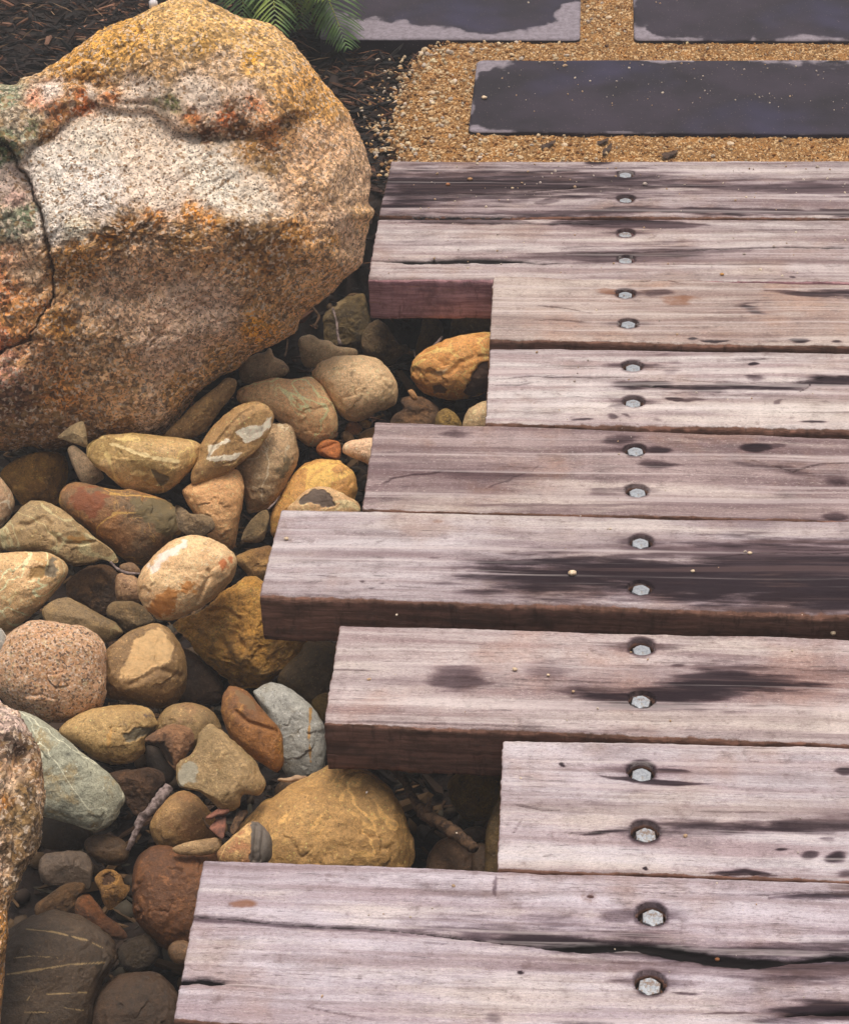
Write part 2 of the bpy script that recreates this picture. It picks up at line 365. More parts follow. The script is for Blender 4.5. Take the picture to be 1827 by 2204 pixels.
# ------------------------------------------------------------------ scattered loose matter (stuff)
ICO_V = None
def ico():
    global ICO_V
    t = (1 + 5 ** .5) / 2
    V = np.array([(-1, t, 0), (1, t, 0), (-1, -t, 0), (1, -t, 0), (0, -1, t), (0, 1, t), (0, -1, -t), (0, 1, -t), (t, 0, -1), (t, 0, 1), (-t, 0, -1), (-t, 0, 1)]) / 1.9
    Fc = np.array([(0, 11, 5), (0, 5, 1), (0, 1, 7), (0, 7, 10), (0, 10, 11), (1, 5, 9), (5, 11, 4), (11, 10, 2), (10, 7, 6), (7, 1, 8), (3, 9, 4), (3, 4, 2), (3, 2, 6), (3, 6, 8), (3, 8, 9), (4, 9, 5), (2, 4, 11), (6, 2, 10), (8, 6, 7), (9, 8, 1)])
    return V, Fc
def scatter(name, pos, size, cols, rs, mat, kind='grain', flat=.6, smooth=False):
    N = len(pos)
    if kind == 'grain':
        V, Fc = ico(); sc = size[:, None] * np.stack([rs.uniform(.8, 1.4, N), rs.uniform(.7, 1.1, N), rs.uniform(.6, 1, N) * flat * 1.3], 1)
        tilt = .5
    elif kind == 'chip':
        V = np.array([(-1, -.16, -.06), (.7, -.26, -.06), (1.05, .05, 0), (.6, .25, -.05), (-.9, .2, -.06), (-1, -.1, .06), (.65, -.2, .08), (.95, .05, .05), (.5, .2, .07), (-.8, .15, .05)])
        Fc = np.array([(0, 1, 6), (0, 6, 5), (1, 2, 7), (1, 7, 6), (2, 3, 8), (2, 8, 7), (3, 4, 9), (3, 9, 8), (4, 0, 5), (4, 5, 9), (5, 6, 7), (5, 7, 8), (5, 8, 9), (0, 2, 1), (0, 3, 2), (0, 4, 3)])
        sc = size[:, None] * np.stack([rs.uniform(.6, 1.5, N), rs.uniform(.4, 1.3, N), rs.uniform(.8, 2, N)], 1); tilt = .35
    else:
        V = np.array([(-1, -.02, 0), (-1, .02, .01), (0, .03, .08), (0, -.03, .06), (1, 0, 0), (0, 0, .0)])
        Fc = np.array([(0, 1, 2), (0, 2, 3), (3, 2, 4), (0, 3, 5), (3, 4, 5), (0, 5, 1), (1, 5, 2), (2, 5, 4)])
        sc = size[:, None] * np.stack([rs.uniform(.7, 1.5, N), rs.uniform(.7, 1.3, N), rs.uniform(.5, 3, N)], 1); tilt = .3
    a = rs.uniform(0, 2 * np.pi, N)
    if kind != 'grain': a = np.where(rs.rand(N) < .6, rs.normal(0, .5, N), a)
    bx, by = rs.normal(0, tilt, N), rs.normal(0, tilt, N)
    ca, sa, cb, sb, cc, s2 = np.cos(a), np.sin(a), np.cos(bx), np.sin(bx), np.cos(by), np.sin(by)
    Z = np.zeros(N); O = np.ones(N)
    Rz = np.stack([ca, -sa, Z, sa, ca, Z, Z, Z, O], 1).reshape(N, 3, 3); Rx = np.stack([O, Z, Z, Z, cb, -sb, Z, sb, cb], 1).reshape(N, 3, 3)
    Ry = np.stack([cc, Z, s2, Z, O, Z, -s2, Z, cc], 1).reshape(N, 3, 3); R = Rz @ Rx @ Ry
    L = V[None] * sc[:, None, :]; L = L * (1 + rs.normal(0, .12, (N, len(V), 1)))
    W = np.einsum('nij,nkj->nki', R, L) + pos[:, None, :]
    FF = (Fc[None] + (np.arange(N) * len(V))[:, None, None]).reshape(-1, 3)
    C = np.repeat(np.concatenate([cols, np.ones((N, 1))], 1), len(V), 0)
    return mesh(name, W.reshape(-1, 3), FF, mat, smooth, attrs={'patch': C})
def pal(rs, N, cols, jit=.18, w=None):
    L = np.array([lin(c) for c in cols]); i = rs.choice(len(cols), N, p=w)
    return np.clip(L[i] * (1 + rs.normal(0, jit, (N, 1))), .005, 1)

# pavers occupy these footprints (world xy)
PAV = [[UD(655, 78)[:2], UD(1189, 80)[:2], UD(1192, -95)[:2], UD(690, -97)[:2]],
       [UD(1300, 80)[:2], UD(2050, 82)[:2], UD(2020, -95)[:2], UD(1296, -96)[:2]],
       [UD(960, 268)[:2], UD(2120, 276)[:2], UD(2090, 122)[:2], UD(978, 122)[:2]]]
def on_paver(P):
    m = np.zeros(len(P), bool)
    for q in PAV: m |= inpoly(P, q)
    return m
rs = np.random.RandomState(11)
chipm = attr_mat('bark_chip', .8, .25, 200.)
N = 15000
x = rs.uniform(-1.35, .12, N); y = rs.uniform(2.42, 4.35, N)
keep = (x < gravel_left(y) + rs.normal(0, .03, N) - .0) & ~on_paver(np.stack([x, y], 1)); x, y = x[keep], y[keep]; N = len(x)
z = ground_z(x, y) + rs.uniform(.002, .016, N)
cols = pal(rs, N, [(28, 21, 18), (38, 26, 21), (58, 38, 29), (104, 70, 52), (22, 18, 17), (142, 102, 80)], .25, [.36, .28, .12, .045, .17, .025])
tag(scatter('bark_mulch', np.stack([x, y, z], 1), rs.gamma(4, .0034, N), cols, rs, chipm, 'chip'), kind='stuff')
N = 2600; x = rs.uniform(-1.3, .1, N); y = rs.uniform(2.45, 4.3, N)
keep = (x < gravel_left(y) + .01) & ~on_paver(np.stack([x, y], 1)); x, y = x[keep], y[keep]; N = len(x)
tag(scatter('needle_litter', np.stack([x, y, ground_z(x, y) + .018], 1), rs.uniform(.008, .028, N), pal(rs, N, [(120, 82, 60), (84, 56, 44), (150, 120, 92)], .2), rs, chipm, 'needle'), kind='stuff')
# loose gravel
grainm = attr_mat('gravel_grain', .8, .3, 500.)
def gravel(N, smin, smax, cols, w, bias=0):
    y = rs.uniform(GL[0, 1] - .004, 4.3, N); u = rs.uniform(0, 1, N)
    u = (u ** 3 * .34 - rs.exponential(.018, N)) if bias else u * 1.35
    x = gravel_left(y) + u
    keep = ~on_paver(np.stack([x, y], 1)); x, y = x[keep], y[keep]; n_ = len(x)
    s = rs.uniform(smin, smax, n_); off = np.where(u[keep] > .004, -.0085, ground_z(x, y) + .012)
    return np.stack([x, y, off + s * .3], 1), s, pal(rs, n_, cols, .15, w) * np.array([.62, .59, .5])
cl = [(214, 160, 100), (186, 128, 72), (236, 206, 168), (150, 100, 60), (205, 190, 180), (120, 84, 60)]
a1 = gravel(30000, .0009, .0021, cl, [.34, .26, .18, .12, .04, .06]); a2 = gravel(1500, .0024, .0044, cl, [.3, .2, .28, .1, .06, .06])
a3 = gravel(2400, .0024, .0056, [(236, 212, 184), (222, 176, 128), (196, 150, 104), (226, 210, 204)], [.35, .3, .2, .15], 1)
tag(scatter('loose_gravel', *[np.concatenate(k) for k in zip(a1, a2, a3)], rs, grainm, 'grain', .7), kind='stuff')
# debris on the floor of the stone bed
N = 9000; x = rs.uniform(-1.2, .9, N); y = rs.uniform(.85, 2.75, N)
z = ground_z(x, y) + rs.uniform(.0, .02, N)
tag(scatter('bed_litter', np.stack([x, y, z], 1), rs.gamma(4, .0036, N), pal(rs, N, [(48, 36, 28), (70, 50, 36), (34, 27, 23), (98, 74, 50), (56, 50, 40)], .25), rs, chipm, 'chip'), kind='stuff')
N = 5000; x = rs.uniform(-1.2, .9, N); y = rs.uniform(.85, 2.7, N)
tag(scatter('bed_grit', np.stack([x, y, ground_z(x, y) + .006], 1), rs.uniform(.004, .014, N), pal(rs, N, [(64, 50, 36), (84, 64, 42), (54, 42, 34), (70, 62, 50)], .2), rs, grainm, 'grain', .8, True), kind='stuff')

# ================================================================== PAVERS
def paver(q, label, light):
    q = np.array(q); nx, ny = 420, 110; NV = 420 * 110
    u, v = np.meshgrid(np.linspace(0, 1, nx), np.linspace(0, 1, ny))
    Pt = ((1 - v)[..., None] * ((1 - u)[..., None] * q[0] + u[..., None] * q[1]) + v[..., None] * ((1 - u)[..., None] * q[3] + u[..., None] * q[2]))
    Lx = np.linalg.norm(q[1] - q[0]); Ly = np.linalg.norm(q[3] - q[0])
    # rounded corners
    r = .014; U_, V_ = u * Lx, v * Ly
    for cx_, cy_ in ((0, 0), (1, 0), (0, 1), (1, 1)):
        ccx = r if cx_ == 0 else Lx - r; ccy = r if cy_ == 0 else Ly - r
        m = ((U_ < r) if cx_ == 0 else (U_ > Lx - r)) & ((V_ < r) if cy_ == 0 else (V_ > Ly - r))
        dx_, dy_ = U_ - ccx, V_ - ccy; dm = np.maximum(np.abs(dx_), np.abs(dy_)); dd = np.hypot(dx_, dy_) + 1e-9
        k = np.where(m, dm / dd, 1); U_ = np.where(m, ccx + dx_ * k, U_); V_ = np.where(m, ccy + dy_ * k, V_)
    u2, v2 = U_ / Lx, V_ / Ly
    Pt = ((1 - v2)[..., None] * ((1 - u2)[..., None] * q[0] + u2[..., None] * q[1]) + v2[..., None] * ((1 - u2)[..., None] * q[3] + u2[..., None] * q[2]))
    z = .0015 * fbm(np.stack([Pt[..., 0].ravel() * 8, Pt[..., 1].ravel() * 8, 0 * Pt[..., 0].ravel()], 1), 3).reshape(u.shape) * .6
    e = np.minimum(np.minimum(u, 1 - u) * Lx, np.minimum(v, 1 - v) * Ly); z = z - .003 * np.exp(-(e / .0025) ** 1.5)
    top = np.stack([Pt[..., 0], Pt[..., 1], z], -1).reshape(-1, 3)
    idx = np.arange(nx * ny).reshape(ny, nx); f = np.stack([idx[:-1, :-1], idx[:-1, 1:], idx[1:, 1:], idx[1:, :-1]], -1).reshape(-1, 4)
    loop = np.concatenate([idx[0, :], idx[1:, -1], idx[-1, -2::-1], idx[-2:0:-1, 0]]); L = len(loop)
    low = top[loop].copy(); low[:, 2] = -.045; b0 = len(top); mid_ = top[loop].copy(); mid_[:, 2] -= .0015; k_ = np.arange(L); k2 = (k_ + 1) % L
    sf = np.concatenate([np.stack([loop, b0 + k_, b0 + k2, np.roll(loop, -1)], 1), np.stack([b0 + k_, b0 + L + k_, b0 + L + k2, b0 + k2], 1)])
    V = np.concatenate([top, mid_, low]); s = proj(V)
    P3 = np.stack([V[:, 0] * 12, V[:, 1] * 12, V[:, 0] * 0], 1); ns = fbm(P3 * 1.5, 5, .6)
    s = s + np.stack([16 * fbm(P3, 3), 7 * fbm(P3 + 9, 3)], 1)
    a = np.zeros(len(V))
    for reg, pts in light:
        a = np.maximum(a, sst(-7, 9, sdf(s, S(reg, pts)) + 9 * ns))
    a = np.maximum(a, .6 * sst(.007, .0, np.concatenate([e.ravel(), np.zeros(2 * L)]) + .006 * ns) * sst(-.3, .5, fbm(P3 * .9 + 31, 3)))
    a[NV:] = 0; m_ = paver_m
    o = mesh('paver', V, [f, sf], m_, True, loc=q.mean(0).tolist() + [0], attrs={'dry': a})
    tag(o, label, 'paver', 'stepping pavers set in the gravel'); return o
n = NT('paver_slate'); v = n.coord(); d = n.attr('dry'); a = n.noise(v, 90., 6, .7); b = n.noise(v, 5., 5, .6)
wet = n.mix(n.mr(b, .35, .65), lin((54, 46, 56)), lin((38, 33, 39))); wet = n.mix(n.mr(n.noise(v, 3.2, 3), .52, .7, 0, .6), wet, lin((58, 54, 78)))
dry = n.mix(n.mr(a, .3, .7), lin((142, 132, 140)), lin((112, 103, 109)))
c = n.mix(n.mr(n.math('ADD', d, n.math('MULTIPLY', n.math('SUBTRACT', a, .5), .9)), .15, .85), wet, dry)
dn = n.vor(v, 130.); c = n.mix(n.mr(dn, .05, .12, .55, 0), c, lin((176, 152, 140)))
c = n.val(c, n.math('MULTIPLY_ADD', n.noise(v, 700., 3), .7, .66)); n.bump(n.noise(v, 260., 5, .7), .35, .0015)
paver_m = n.done(c, n.mr(d, 0, 1, .6, .9), n.mr(d, 0, 1, .12, .2))
paver(PAV[0], 'dark paver at the top behind the fern, dried pale along its near edge', [('M', [(-200, 20), (0, 62), (100, 70), (250, 100), (400, 122), (500, 120), (600, 105), (680, 70), (700, 40), (720, 20), (800, 0), (800, 160), (-200, 160)])])
paver(PAV[1], 'dark wet paver cut off by the top right corner', [('M', [(950, 80), (1010, 92), (1035, 122), (1150, 128), (1250, 134), (1240, 160), (950, 160)]), ('M', [(1400, 132), (1741, 134), (1741, 150), (1400, 150)])])
paver(PAV[2], 'long dark paver lying alone between gravel and the sleepers, pale only at its corners', [('M', [(380, 205), (570, 205), (540, 222), (470, 240), (435, 262), (420, 285), (385, 300)]), ('M', [(370, 435), (400, 440), (430, 462), (560, 466), (560, 480), (370, 480)]), ('M', [(930, 205), (1200, 205), (1200, 226), (1050, 222)]), ('M', [(1350, 205), (1741, 205), (1741, 222), (1380, 226)])])

# ================================================================== TIMBER SLEEPERS
TH = .069
bolt_m = None
n = NT('galvanised_steel'); v = n.coord(); a = n.noise(v, 260., 5, .7)
c = n.mix(n.mr(a, .35, .65), lin((168, 172, 178)), lin((132, 134, 140))); c = n.mix(n.mr(n.noise(v, 90., 4), .58, .7, 0, .7), c, lin((140, 120, 96)))
oi = n.n('ObjectInfo').outputs['Random']; ru = n.noise(n.coord(off=(3, 7, 1)), 150., 6, .75); c = n.mix(n.mr(n.math('ADD', ru, n.math('MULTIPLY', n.math('SUBTRACT', oi, .5), .22)), .56, .68, 0, .8), c, lin((112, 82, 56)))
c = n.val(c, n.math('MULTIPLY_ADD', oi, .22, .84))
n.bump(a, .5, .0008); n.put(n.b.inputs['Metallic'], .25); bolt_m = n.done(c, .5, .5)
n = NT('dark_washer'); v = n.coord(); a = n.noise(v, 300., 5, .7)
c = n.mix(n.mr(a, .45, .6), lin((48, 42, 40)), lin((96, 64, 42))); n.put(n.b.inputs['Metallic'], .2); wash_m = n.done(c, .7, .3)

def sleeper(TL, BL, TR, BR, bolts, label, A, B, seed, marks, chamf=.004, side_col=((150, 108, 92), (92, 66, 54)), warm=(150, 120, 105)):
    """corners in D pixels of the top face; marks: stains and cracks measured on the photograph"""
    tl, bl, tr, br = [UD(*p)[:2] for p in (TL, BL, TR, BR)]
    XR = 1.35
    xs = np.concatenate([np.arange(0, .58 - bl[0], .0021), np.arange(.6 - bl[0], XR - bl[0], .02)]); xs = xs / (XR - bl[0])
    ny = 180; vs = np.linspace(0, 1, ny)
    u, v = np.meshgrid(xs, vs)
    yb = lambda x: bl[1] + (br[1] - bl[1]) * (x - bl[0]) / (br[0] - bl[0])
    yt = lambda x: tl[1] + (tr[1] - tl[1]) * (x - tl[0]) / (tr[0] - tl[0])
    x0 = bl[0] + (tl[0] - bl[0]) * v
    X = x0 + u * (XR - x0)
    xr = X.ravel(); sd = seed * 7.7
    e0 = lambda k, f, o=3: fbm(np.stack([xr * f + sd, xr * 0 + k, xr * 0], 1), o, .6).reshape(X.shape)
    eb = .0024 * e0(1.5, 7) + .0011 * e0(4.5, 70); et = .0018 * e0(8.5, 6) + .0006 * e0(12.5, 90)
    vr = v.ravel(); endn = .0012 * fbm(np.stack([vr * 14, vr * 0 + sd, vr * 0], 1), 4, .7).reshape(X.shape)
    YB = yb(X) + eb; YT = yt(X) + et
    Y = YB + v * (YT - YB); X = X + endn * np.exp(-(X - x0) / .006)
    P3 = np.stack([X.ravel(), Y.ravel(), X.ravel() * 0], 1)
    G = P3 * np.array([5, 60, 1]) + sd; G2 = P3 * np.array([26, 400, 1]) + sd
    z = .0009 * fbm(P3 * np.array([3, 9, 1]) + sd, 3) + .00035 * fbm(G, 3) + .00018 * pn(G2)
    # worn edges
    dB = ((Y - YB)).ravel(); dT = (YT - Y).ravel(); dL = (X - x0).ravel()
    cw = chamf * (1 + .7 * fbm(P3 * np.array([9, 3, 1]) + 3, 3) + .55 * fbm(P3 * np.array([90, 3, 1]) + 3, 4, .7)); cw = np.maximum(cw, .0012)
    cwT = .0028 * (1 + .7 * fbm(P3 * np.array([11, 3, 1]) + 30, 3)); cwT = np.maximum(cwT, .0012)
    tB = np.clip(1 - dB / cw, 0, 1); tT = np.clip(1 - dT / cwT, 0, 1); tL = np.clip(1 - dL / .0022, 0, 1)
    z = z - .8 * cw * tB ** 1.7 - .8 * cwT * tT ** 2 - .0015 * tL ** 2
    # marks
    s = proj(np.stack([P3[:, 0], P3[:, 1], P3[:, 0] * 0], 1))
    wx = 10 * fbm(P3 * np.array([14, 30, 1]) + sd, 3); wy = 3.2 * fbm(P3 * np.array([20, 60, 1]) + sd + 5, 4, .6)
    sw = s + np.stack([wx * 2, wy], 1); sc_ = s + np.stack([wx * 0, .55 * wy], 1)
    stain = np.zeros(len(s)); crack = np.zeros(len(s)); brown = np.zeros(len(s))
    soft_n = fbm(P3 * np.array([12, 90, 1]) + sd, 4, .6)
    for mk in marks:
        t = mk[0]
        if t == 'blob':
            _, reg, cx, cy, rx, ry, st = mk[:7]; cc = S(reg, [(cx, cy)])[0]; k = REG[reg][2]
            d = np.hypot((sw[:, 0] - cc[0]) / (rx / k), (sw[:, 1] - cc[1]) / (ry / k))
            val = st * sst(1.25, .35, d + .22 * soft_n)
            if len(mk) > 7: brown = np.maximum(brown, val)
            else: stain = np.maximum(stain, val)
        elif t == 'poly':
            _, reg, pts, st, soft = mk
            d = sdf(sw * np.array([.38, 1]), SX(reg, pts) * np.array([.38, 1])); soft = soft * (1.25 if soft < 13 else 1.7); stain = np.maximum(stain, st * (.72 * sst(-soft * .7, soft * .9, d + soft * .6 * soft_n) + .28 * sst(-soft * 3.4, soft * .3, d + soft * .9 * soft_n)))
        elif t == 'streak':
            _, reg, pts, wd, st = mk; pp = SX(reg, pts); k = REG[reg][2]
            d, tp = seg_w(sw, pp); wq = wd / k * tp; stain = np.maximum(stain, st * np.sqrt(tp) * sst(1.7, .15, d / wq + .5 * soft_n))
        elif t == 'crack':
            _, reg, pts, wd = mk; pp = SX(reg, pts); k = REG[reg][2]
            d, tp = seg_w(sc_, pp); ww = max(wd / k * (.42 if wd < 12 else .62), .7) * tp
            ww = ww * (1 + .35 * fbm(np.stack([s[:, 0] * .03, s[:, 0] * 0 + wd, s[:, 0] * 0], 1), 3)); ww = np.maximum(ww, .35)
            st_ = (1 if wd > 6 else .8) * np.clip(tp * 1.3, 0, 1); crack = np.maximum(crack, st_ * sst(1.7, .3, d / ww + .25 * soft_n))
            stain = np.maximum(stain, .28 * tp * sst(ww * 2.5 + 5, ww * .5, d + 2 * soft_n))
    z = z - crack * np.minimum(.012, .004 + .004 * crack)
    X = X.ravel(); Y = Y.ravel(); side = np.clip(np.maximum(tB * 1.0, tL * .6), 0, 1) + .15 * tT
    # counterbored holes
    bc = []; R = .0150
    for bx, by in bolts:
        c = UD(bx, by)[:2].copy(); c[1] += .0025; bc.append(c)
        dx_, dy_ = X - c[0], Y - c[1]; r = np.hypot(dx_, dy_) + 1e-9
        ring = np.abs(r - R) < .0013; ins = (r < R)
        k = np.where(ring & ~ins, (R + .0001) / r, np.where(ring & ins, (R - .0004) / r, 1)); X = c[0] + dx_ * k; Y = c[1] + dy_ * k
        X = X; z = np.where(ins, -.0145, z); side = np.where(ins, 1, side); crack = np.where(ins, .75, crack)
        stain = np.maximum(stain, .62 * sst(R * 1.5, R * .95, r + .002 * soft_n))
        stain = np.maximum(stain, .5 * sst(1.2, .2, np.hypot(dx_ / .055, dy_ / .0105) + .25 * soft_n))
    V = np.stack([X, Y, z], 1); nx = len(xs)
    idx = np.arange(nx * ny).reshape(ny, nx); faces = [np.stack([idx[:-1, :-1], idx[:-1, 1:], idx[1:, 1:], idx[1:, :-1]], -1).reshape(-1, 4)]
    # sides all round, several rows deep
    loop = np.concatenate([idx[0, :], idx[1:, -1], idx[-1, -2::-1], idx[-2:0:-1, 0]]); L = len(loop)
    prev = loop; Vs = [V]; base = len(V); rows = 11
    ctr = np.array([0, (bl[1] + tl[1]) / 2]); pv = V[loop]
    nrm = np.zeros((L, 2)); nrm[:nx, 1] = -1; nrm[nx:nx + ny - 1, 0] = 1; nrm[nx + ny - 1:nx + ny - 1 + nx - 1, 1] = 1; nrm[nx + ny - 1 + nx - 1:, 0] = -1
    for k in range(1, rows + 1):
        zz_ = pv[:, 2] + (-TH - pv[:, 2]) * k / rows
        q = np.stack([pv[:, 0] * 9, zz_ * 60, pv[:, 1] * 20], 1) + sd
        dsp = .0012 * fbm(q, 4, .6) - .0022 * sst(rows - 1.5, rows + .1, k) 
        row = np.stack([pv[:, 0] + nrm[:, 0] * dsp, pv[:, 1] + nrm[:, 1] * dsp, zz_ + (.0012 * fbm(q * 3, 3) if k == rows else 0)], 1)
        Vs.append(row); cur = base + np.arange(L); faces.append(np.stack([prev, cur, np.roll(cur, -1), np.roll(prev, -1)], 1)); prev = cur; base += L
    bc0 = base; cap = []
    Vs.append(np.array([[pv[:, 0].mean(), pv[:, 1].mean(), -TH]])); cap = np.stack([prev, np.full(L, bc0), np.roll(prev, -1)], 1)
    Vall = np.concatenate(Vs); ns = len(Vall) - len(V)
    ext = lambda a, v_: np.concatenate([a, np.full(ns, v_)])
    root = empty('timber_sleeper', [bl[0], (bl[1] + tl[1]) / 2, 0])
    tag(root, label, 'sleeper', 'hardwood sleepers bolted side by side as a boardwalk')
    m = wood_mat('weathered_hardwood', A, B, seed, warm, side_col)
    mesh('beam', Vall, [faces[0]] + faces[1:] + [cap], m, True, root, loc=[bl[0], (bl[1] + tl[1]) / 2, 0],
         attrs={'stain': ext(stain, 0), 'crack': ext(crack, 0), 'brown': ext(brown, 0), 'side': ext(side, 1)})
    for i, c in enumerate(bc):
        rr = random.Random(int(seed * 31 + i)); rot = rr.uniform(-.25, .25); ht = rr.uniform(-.0042, -.0008)
        c = c + np.array([rr.uniform(-.001, .0012), rr.uniform(-.0028, -.0008)])
        bv, bf = hex_head(rot); bv = bv + np.array([0, 0, ht])
        b = mesh('bolt', bv + np.array([c[0], c[1], 0]), bf, bolt_m, False, root, loc=[c[0], c[1], ht])
        t = np.linspace(0, 2 * np.pi, 33)[:-1]; wv = []
        for rad, zz_ in ((.0055, -.0125), (.0126, -.0125), (.0126, -.0146), (.0055, -.0146)):
            wv += [(rad * math.cos(q), rad * math.sin(q), zz_) for q in t]
        wf = [(j * 32 + k, j * 32 + (k + 1) % 32, ((j + 1) % 4) * 32 + (k + 1) % 32, ((j + 1) % 4) * 32 + k) for j in range(4) for k in range(32)]
        w_ = mesh('washer', np.array(wv) + np.array([0, 0, -ht]), wf, wash_m, False); w_.parent = b
    return root
def hex_head(rot):
    R = .0112; V = []; Fc = []
    def ring(r, z, hexa):
        st = len(V)
        for k in range(24):
            a = 2 * math.pi * k / 24
            if hexa:
                am = (a % (math.pi / 3)) - math.pi / 6; rr = r * math.cos(math.pi / 6) / math.cos(am)
            else: rr = r
            V.append((rr * math.cos(a + rot + math.pi / 6), rr * math.sin(a + rot + math.pi / 6), z))
        return st
    rs_ = [ring(R, -.0125, True), ring(R, -.0011, True), ring(R * .965, -.0004, True), ring(R * .85, 0, False), ring(R * .4, .0002, False)]
    for a, b in zip(rs_[:-1], rs_[1:]):
        for k in range(24): Fc.append((a + k, a + (k + 1) % 24, b + (k + 1) % 24, b + k))
    Fc.append(tuple(rs_[-1] + k for k in range(24)))
    return np.array(V), Fc

L8, L9 = (208, 191, 196), (170, 150, 152)
sleeper((803, 330), (777, 443), (1741, 330), (1741, 447), [(1283, 358), (1283, 409)],
        'farthest timber sleeper, against the gravel, with a long dark stain left of its bolts', (196, 176, 176), (140, 118, 120), 1.3,
        [('poly', 'M', [(60, 600), (170, 606), (420, 615), (640, 612), (900, 618), (1100, 640), (1300, 668), (1100, 676), (900, 690), (600, 700), (300, 725), (90, 745), (50, 700)], .82, 16),
         ('poly', 'M', [(60, 590), (190, 600), (180, 750), (40, 775)], .5, 14), ('streak', 'M', [(1150, 655), (1300, 675), (1500, 672), (1760, 695)], 26, .75),
         ('streak', 'M', [(1450, 640), (1760, 655)], 16, .45), ('streak', 'M', [(100, 760), (700, 765), (1000, 750), (1400, 760), (1760, 768)], 12, .75),
         ('crack', 'M', [(100, 692), (500, 694), (900, 662), (1300, 668)], 3.5), ('blob', 'M', 835, 578, 45, 16, .9), ('blob', 'M', 660, 722, 50, 14, .5), ('crack', 'M', [(60, 772), (640, 776)], 4)])
sleeper((776, 449), (755, 573), (1741, 452), (1741, 580), [(1283, 479), (1283, 533)],
        'second farthest timber sleeper, split by a black crack left of its near bolt', (206, 186, 184), (158, 134, 134), 2.4,
        [('crack', 'M', [(30, 932), (200, 936), (420, 932), (640, 938)], 13), ('crack', 'M', [(500, 930), (640, 944), (760, 938)], 6),
         ('crack', 'M', [(560, 915), (850, 906), (1100, 900), (1400, 886), (1760, 889)], 5), ('streak', 'M', [(500, 925), (850, 918), (1150, 905), (1400, 895)], 28, .55),
         ('crack', 'M', [(60, 795), (440, 797), (800, 802), (1000, 805)], 4), ('streak', 'M', [(640, 798), (1000, 802), (1230, 806)], 18, .98), ('streak', 'M', [(100, 788), (640, 794)], 10, .6),
         ('blob', 'M', 1545, 988, 16, 4, 1), ('blob', 'M', 250, 870, 260, 20, .3), ('crack', 'M', [(1350, 822), (1700, 824)], 2), ('streak', 'M', [(900, 880), (1200, 860)], 10, .35), ('blob', 'M', 1100, 930, 180, 14, .3)], side_col=((206, 158, 160), (140, 98, 106)))
sleeper((1012, 565), (1004, 697), (1741, 583), (1741, 711), [(1282, 604), (1288, 665)],
        'tan timber sleeper with fine diagonal saw marks, third from the gravel', (190, 166, 158), (160, 134, 126), 3.1,
        [('streak', 'M', [(1440, 1040), (1540, 1048), (1760, 1050)], 18, .85), ('poly', 'N', [(1368, 88), (1412, 86), (1414, 100), (1396, 122), (1380, 110)], .75, 8),
         ('crack', 'N', [(600, 95), (700, 100), (830, 128)], 2.5), ('crack', 'N', [(600, 148), (700, 146), (830, 158)], 2.5), ('blob', 'N', 1170, 212, 30, 6, .9), ('blob', 'N', 1260, 221, 50, 6, .9),
         ('blob', 'N', 1565, 218, 35, 10, .7), ('blob', 'N', 1715, 226, 30, 8, .7), ('blob', 'N', 1130, 80, 90, 30, .6, 'b'), ('blob', 'N', 880, 45, 60, 14, .6, 'b'), ('blob', 'N', 1050, 50, 60, 16, .5),
         ('crack', 'N', [(930, 12), (1080, 5), (1160, 22)], 2.5), ('blob', 'N', 1640, 90, 120, 40, .3, 'b')], chamf=.005, warm=(172, 134, 112))
sleeper((1005, 713), (995.5, 870), (1741, 725), (1741, 880), [(1297, 752), (1299, 826)],
        'whitish timber sleeper, fourth from the gravel, dark purple streak between its bolts', (218, 200, 198), (182, 160, 160), 4.2,
        [('crack', 'N', [(440, 362), (600, 350), (720, 352), (860, 353), (1010, 356)], 4), ('poly', 'N', [(930, 376), (1010, 366), (1100, 380), (1250, 380), (1420, 388), (1560, 372), (1650, 352), (1760, 335), (1760, 378), (1600, 385), (1500, 402), (1380, 408), (1200, 408), (1080, 402), (960, 392)], .9, 9),
         ('crack', 'N', [(1010, 352), (1200, 366), (1380, 374), (1560, 372), (1650, 354), (1760, 346)], 3.5), ('crack', 'N', [(950, 380), (1060, 388), (1150, 392)], 7), ('crack', 'N', [(1550, 412), (1600, 385), (1600, 360)], 3),
         ('crack', 'N', [(1322, 289), (1400, 290), (1455, 288)], 6), ('blob', 'N', 1402, 303, 20, 6, 1), ('blob', 'N', 1122, 431, 28, 7, 1), ('streak', 'N', [(1090, 431), (1230, 434)], 6, .6), ('blob', 'N', 1110, 330, 40, 14, .45),
         ('blob', 'N', 1415, 354, 42, 16, .5), ('blob', 'N', 1485, 438, 20, 10, .45), ('blob', 'N', 895, 495, 22, 10, .5), ('blob', 'N', 955, 490, 16, 8, .45), ('blob', 'N', 1050, 503, 16, 8, .3), ('crack', 'N', [(1430, 480), (1560, 478), (1760, 475)], 2.2),
         ('crack', 'N', [(440, 380), (560, 380), (640, 370)], 2), ('blob', 'N', 1110, 300, 40, 8, .35), ('blob', 'N', 1040, 310, 30, 8, .4), ('streak', 'N', [(880, 455), (990, 455)], 14, .6), ('blob', 'N', 790, 504, 40, 5, .6), ('blob', 'N', 1620, 512, 50, 6, .7), ('blob', 'N', 1090, 270, 40, 8, .4)], chamf=.006)
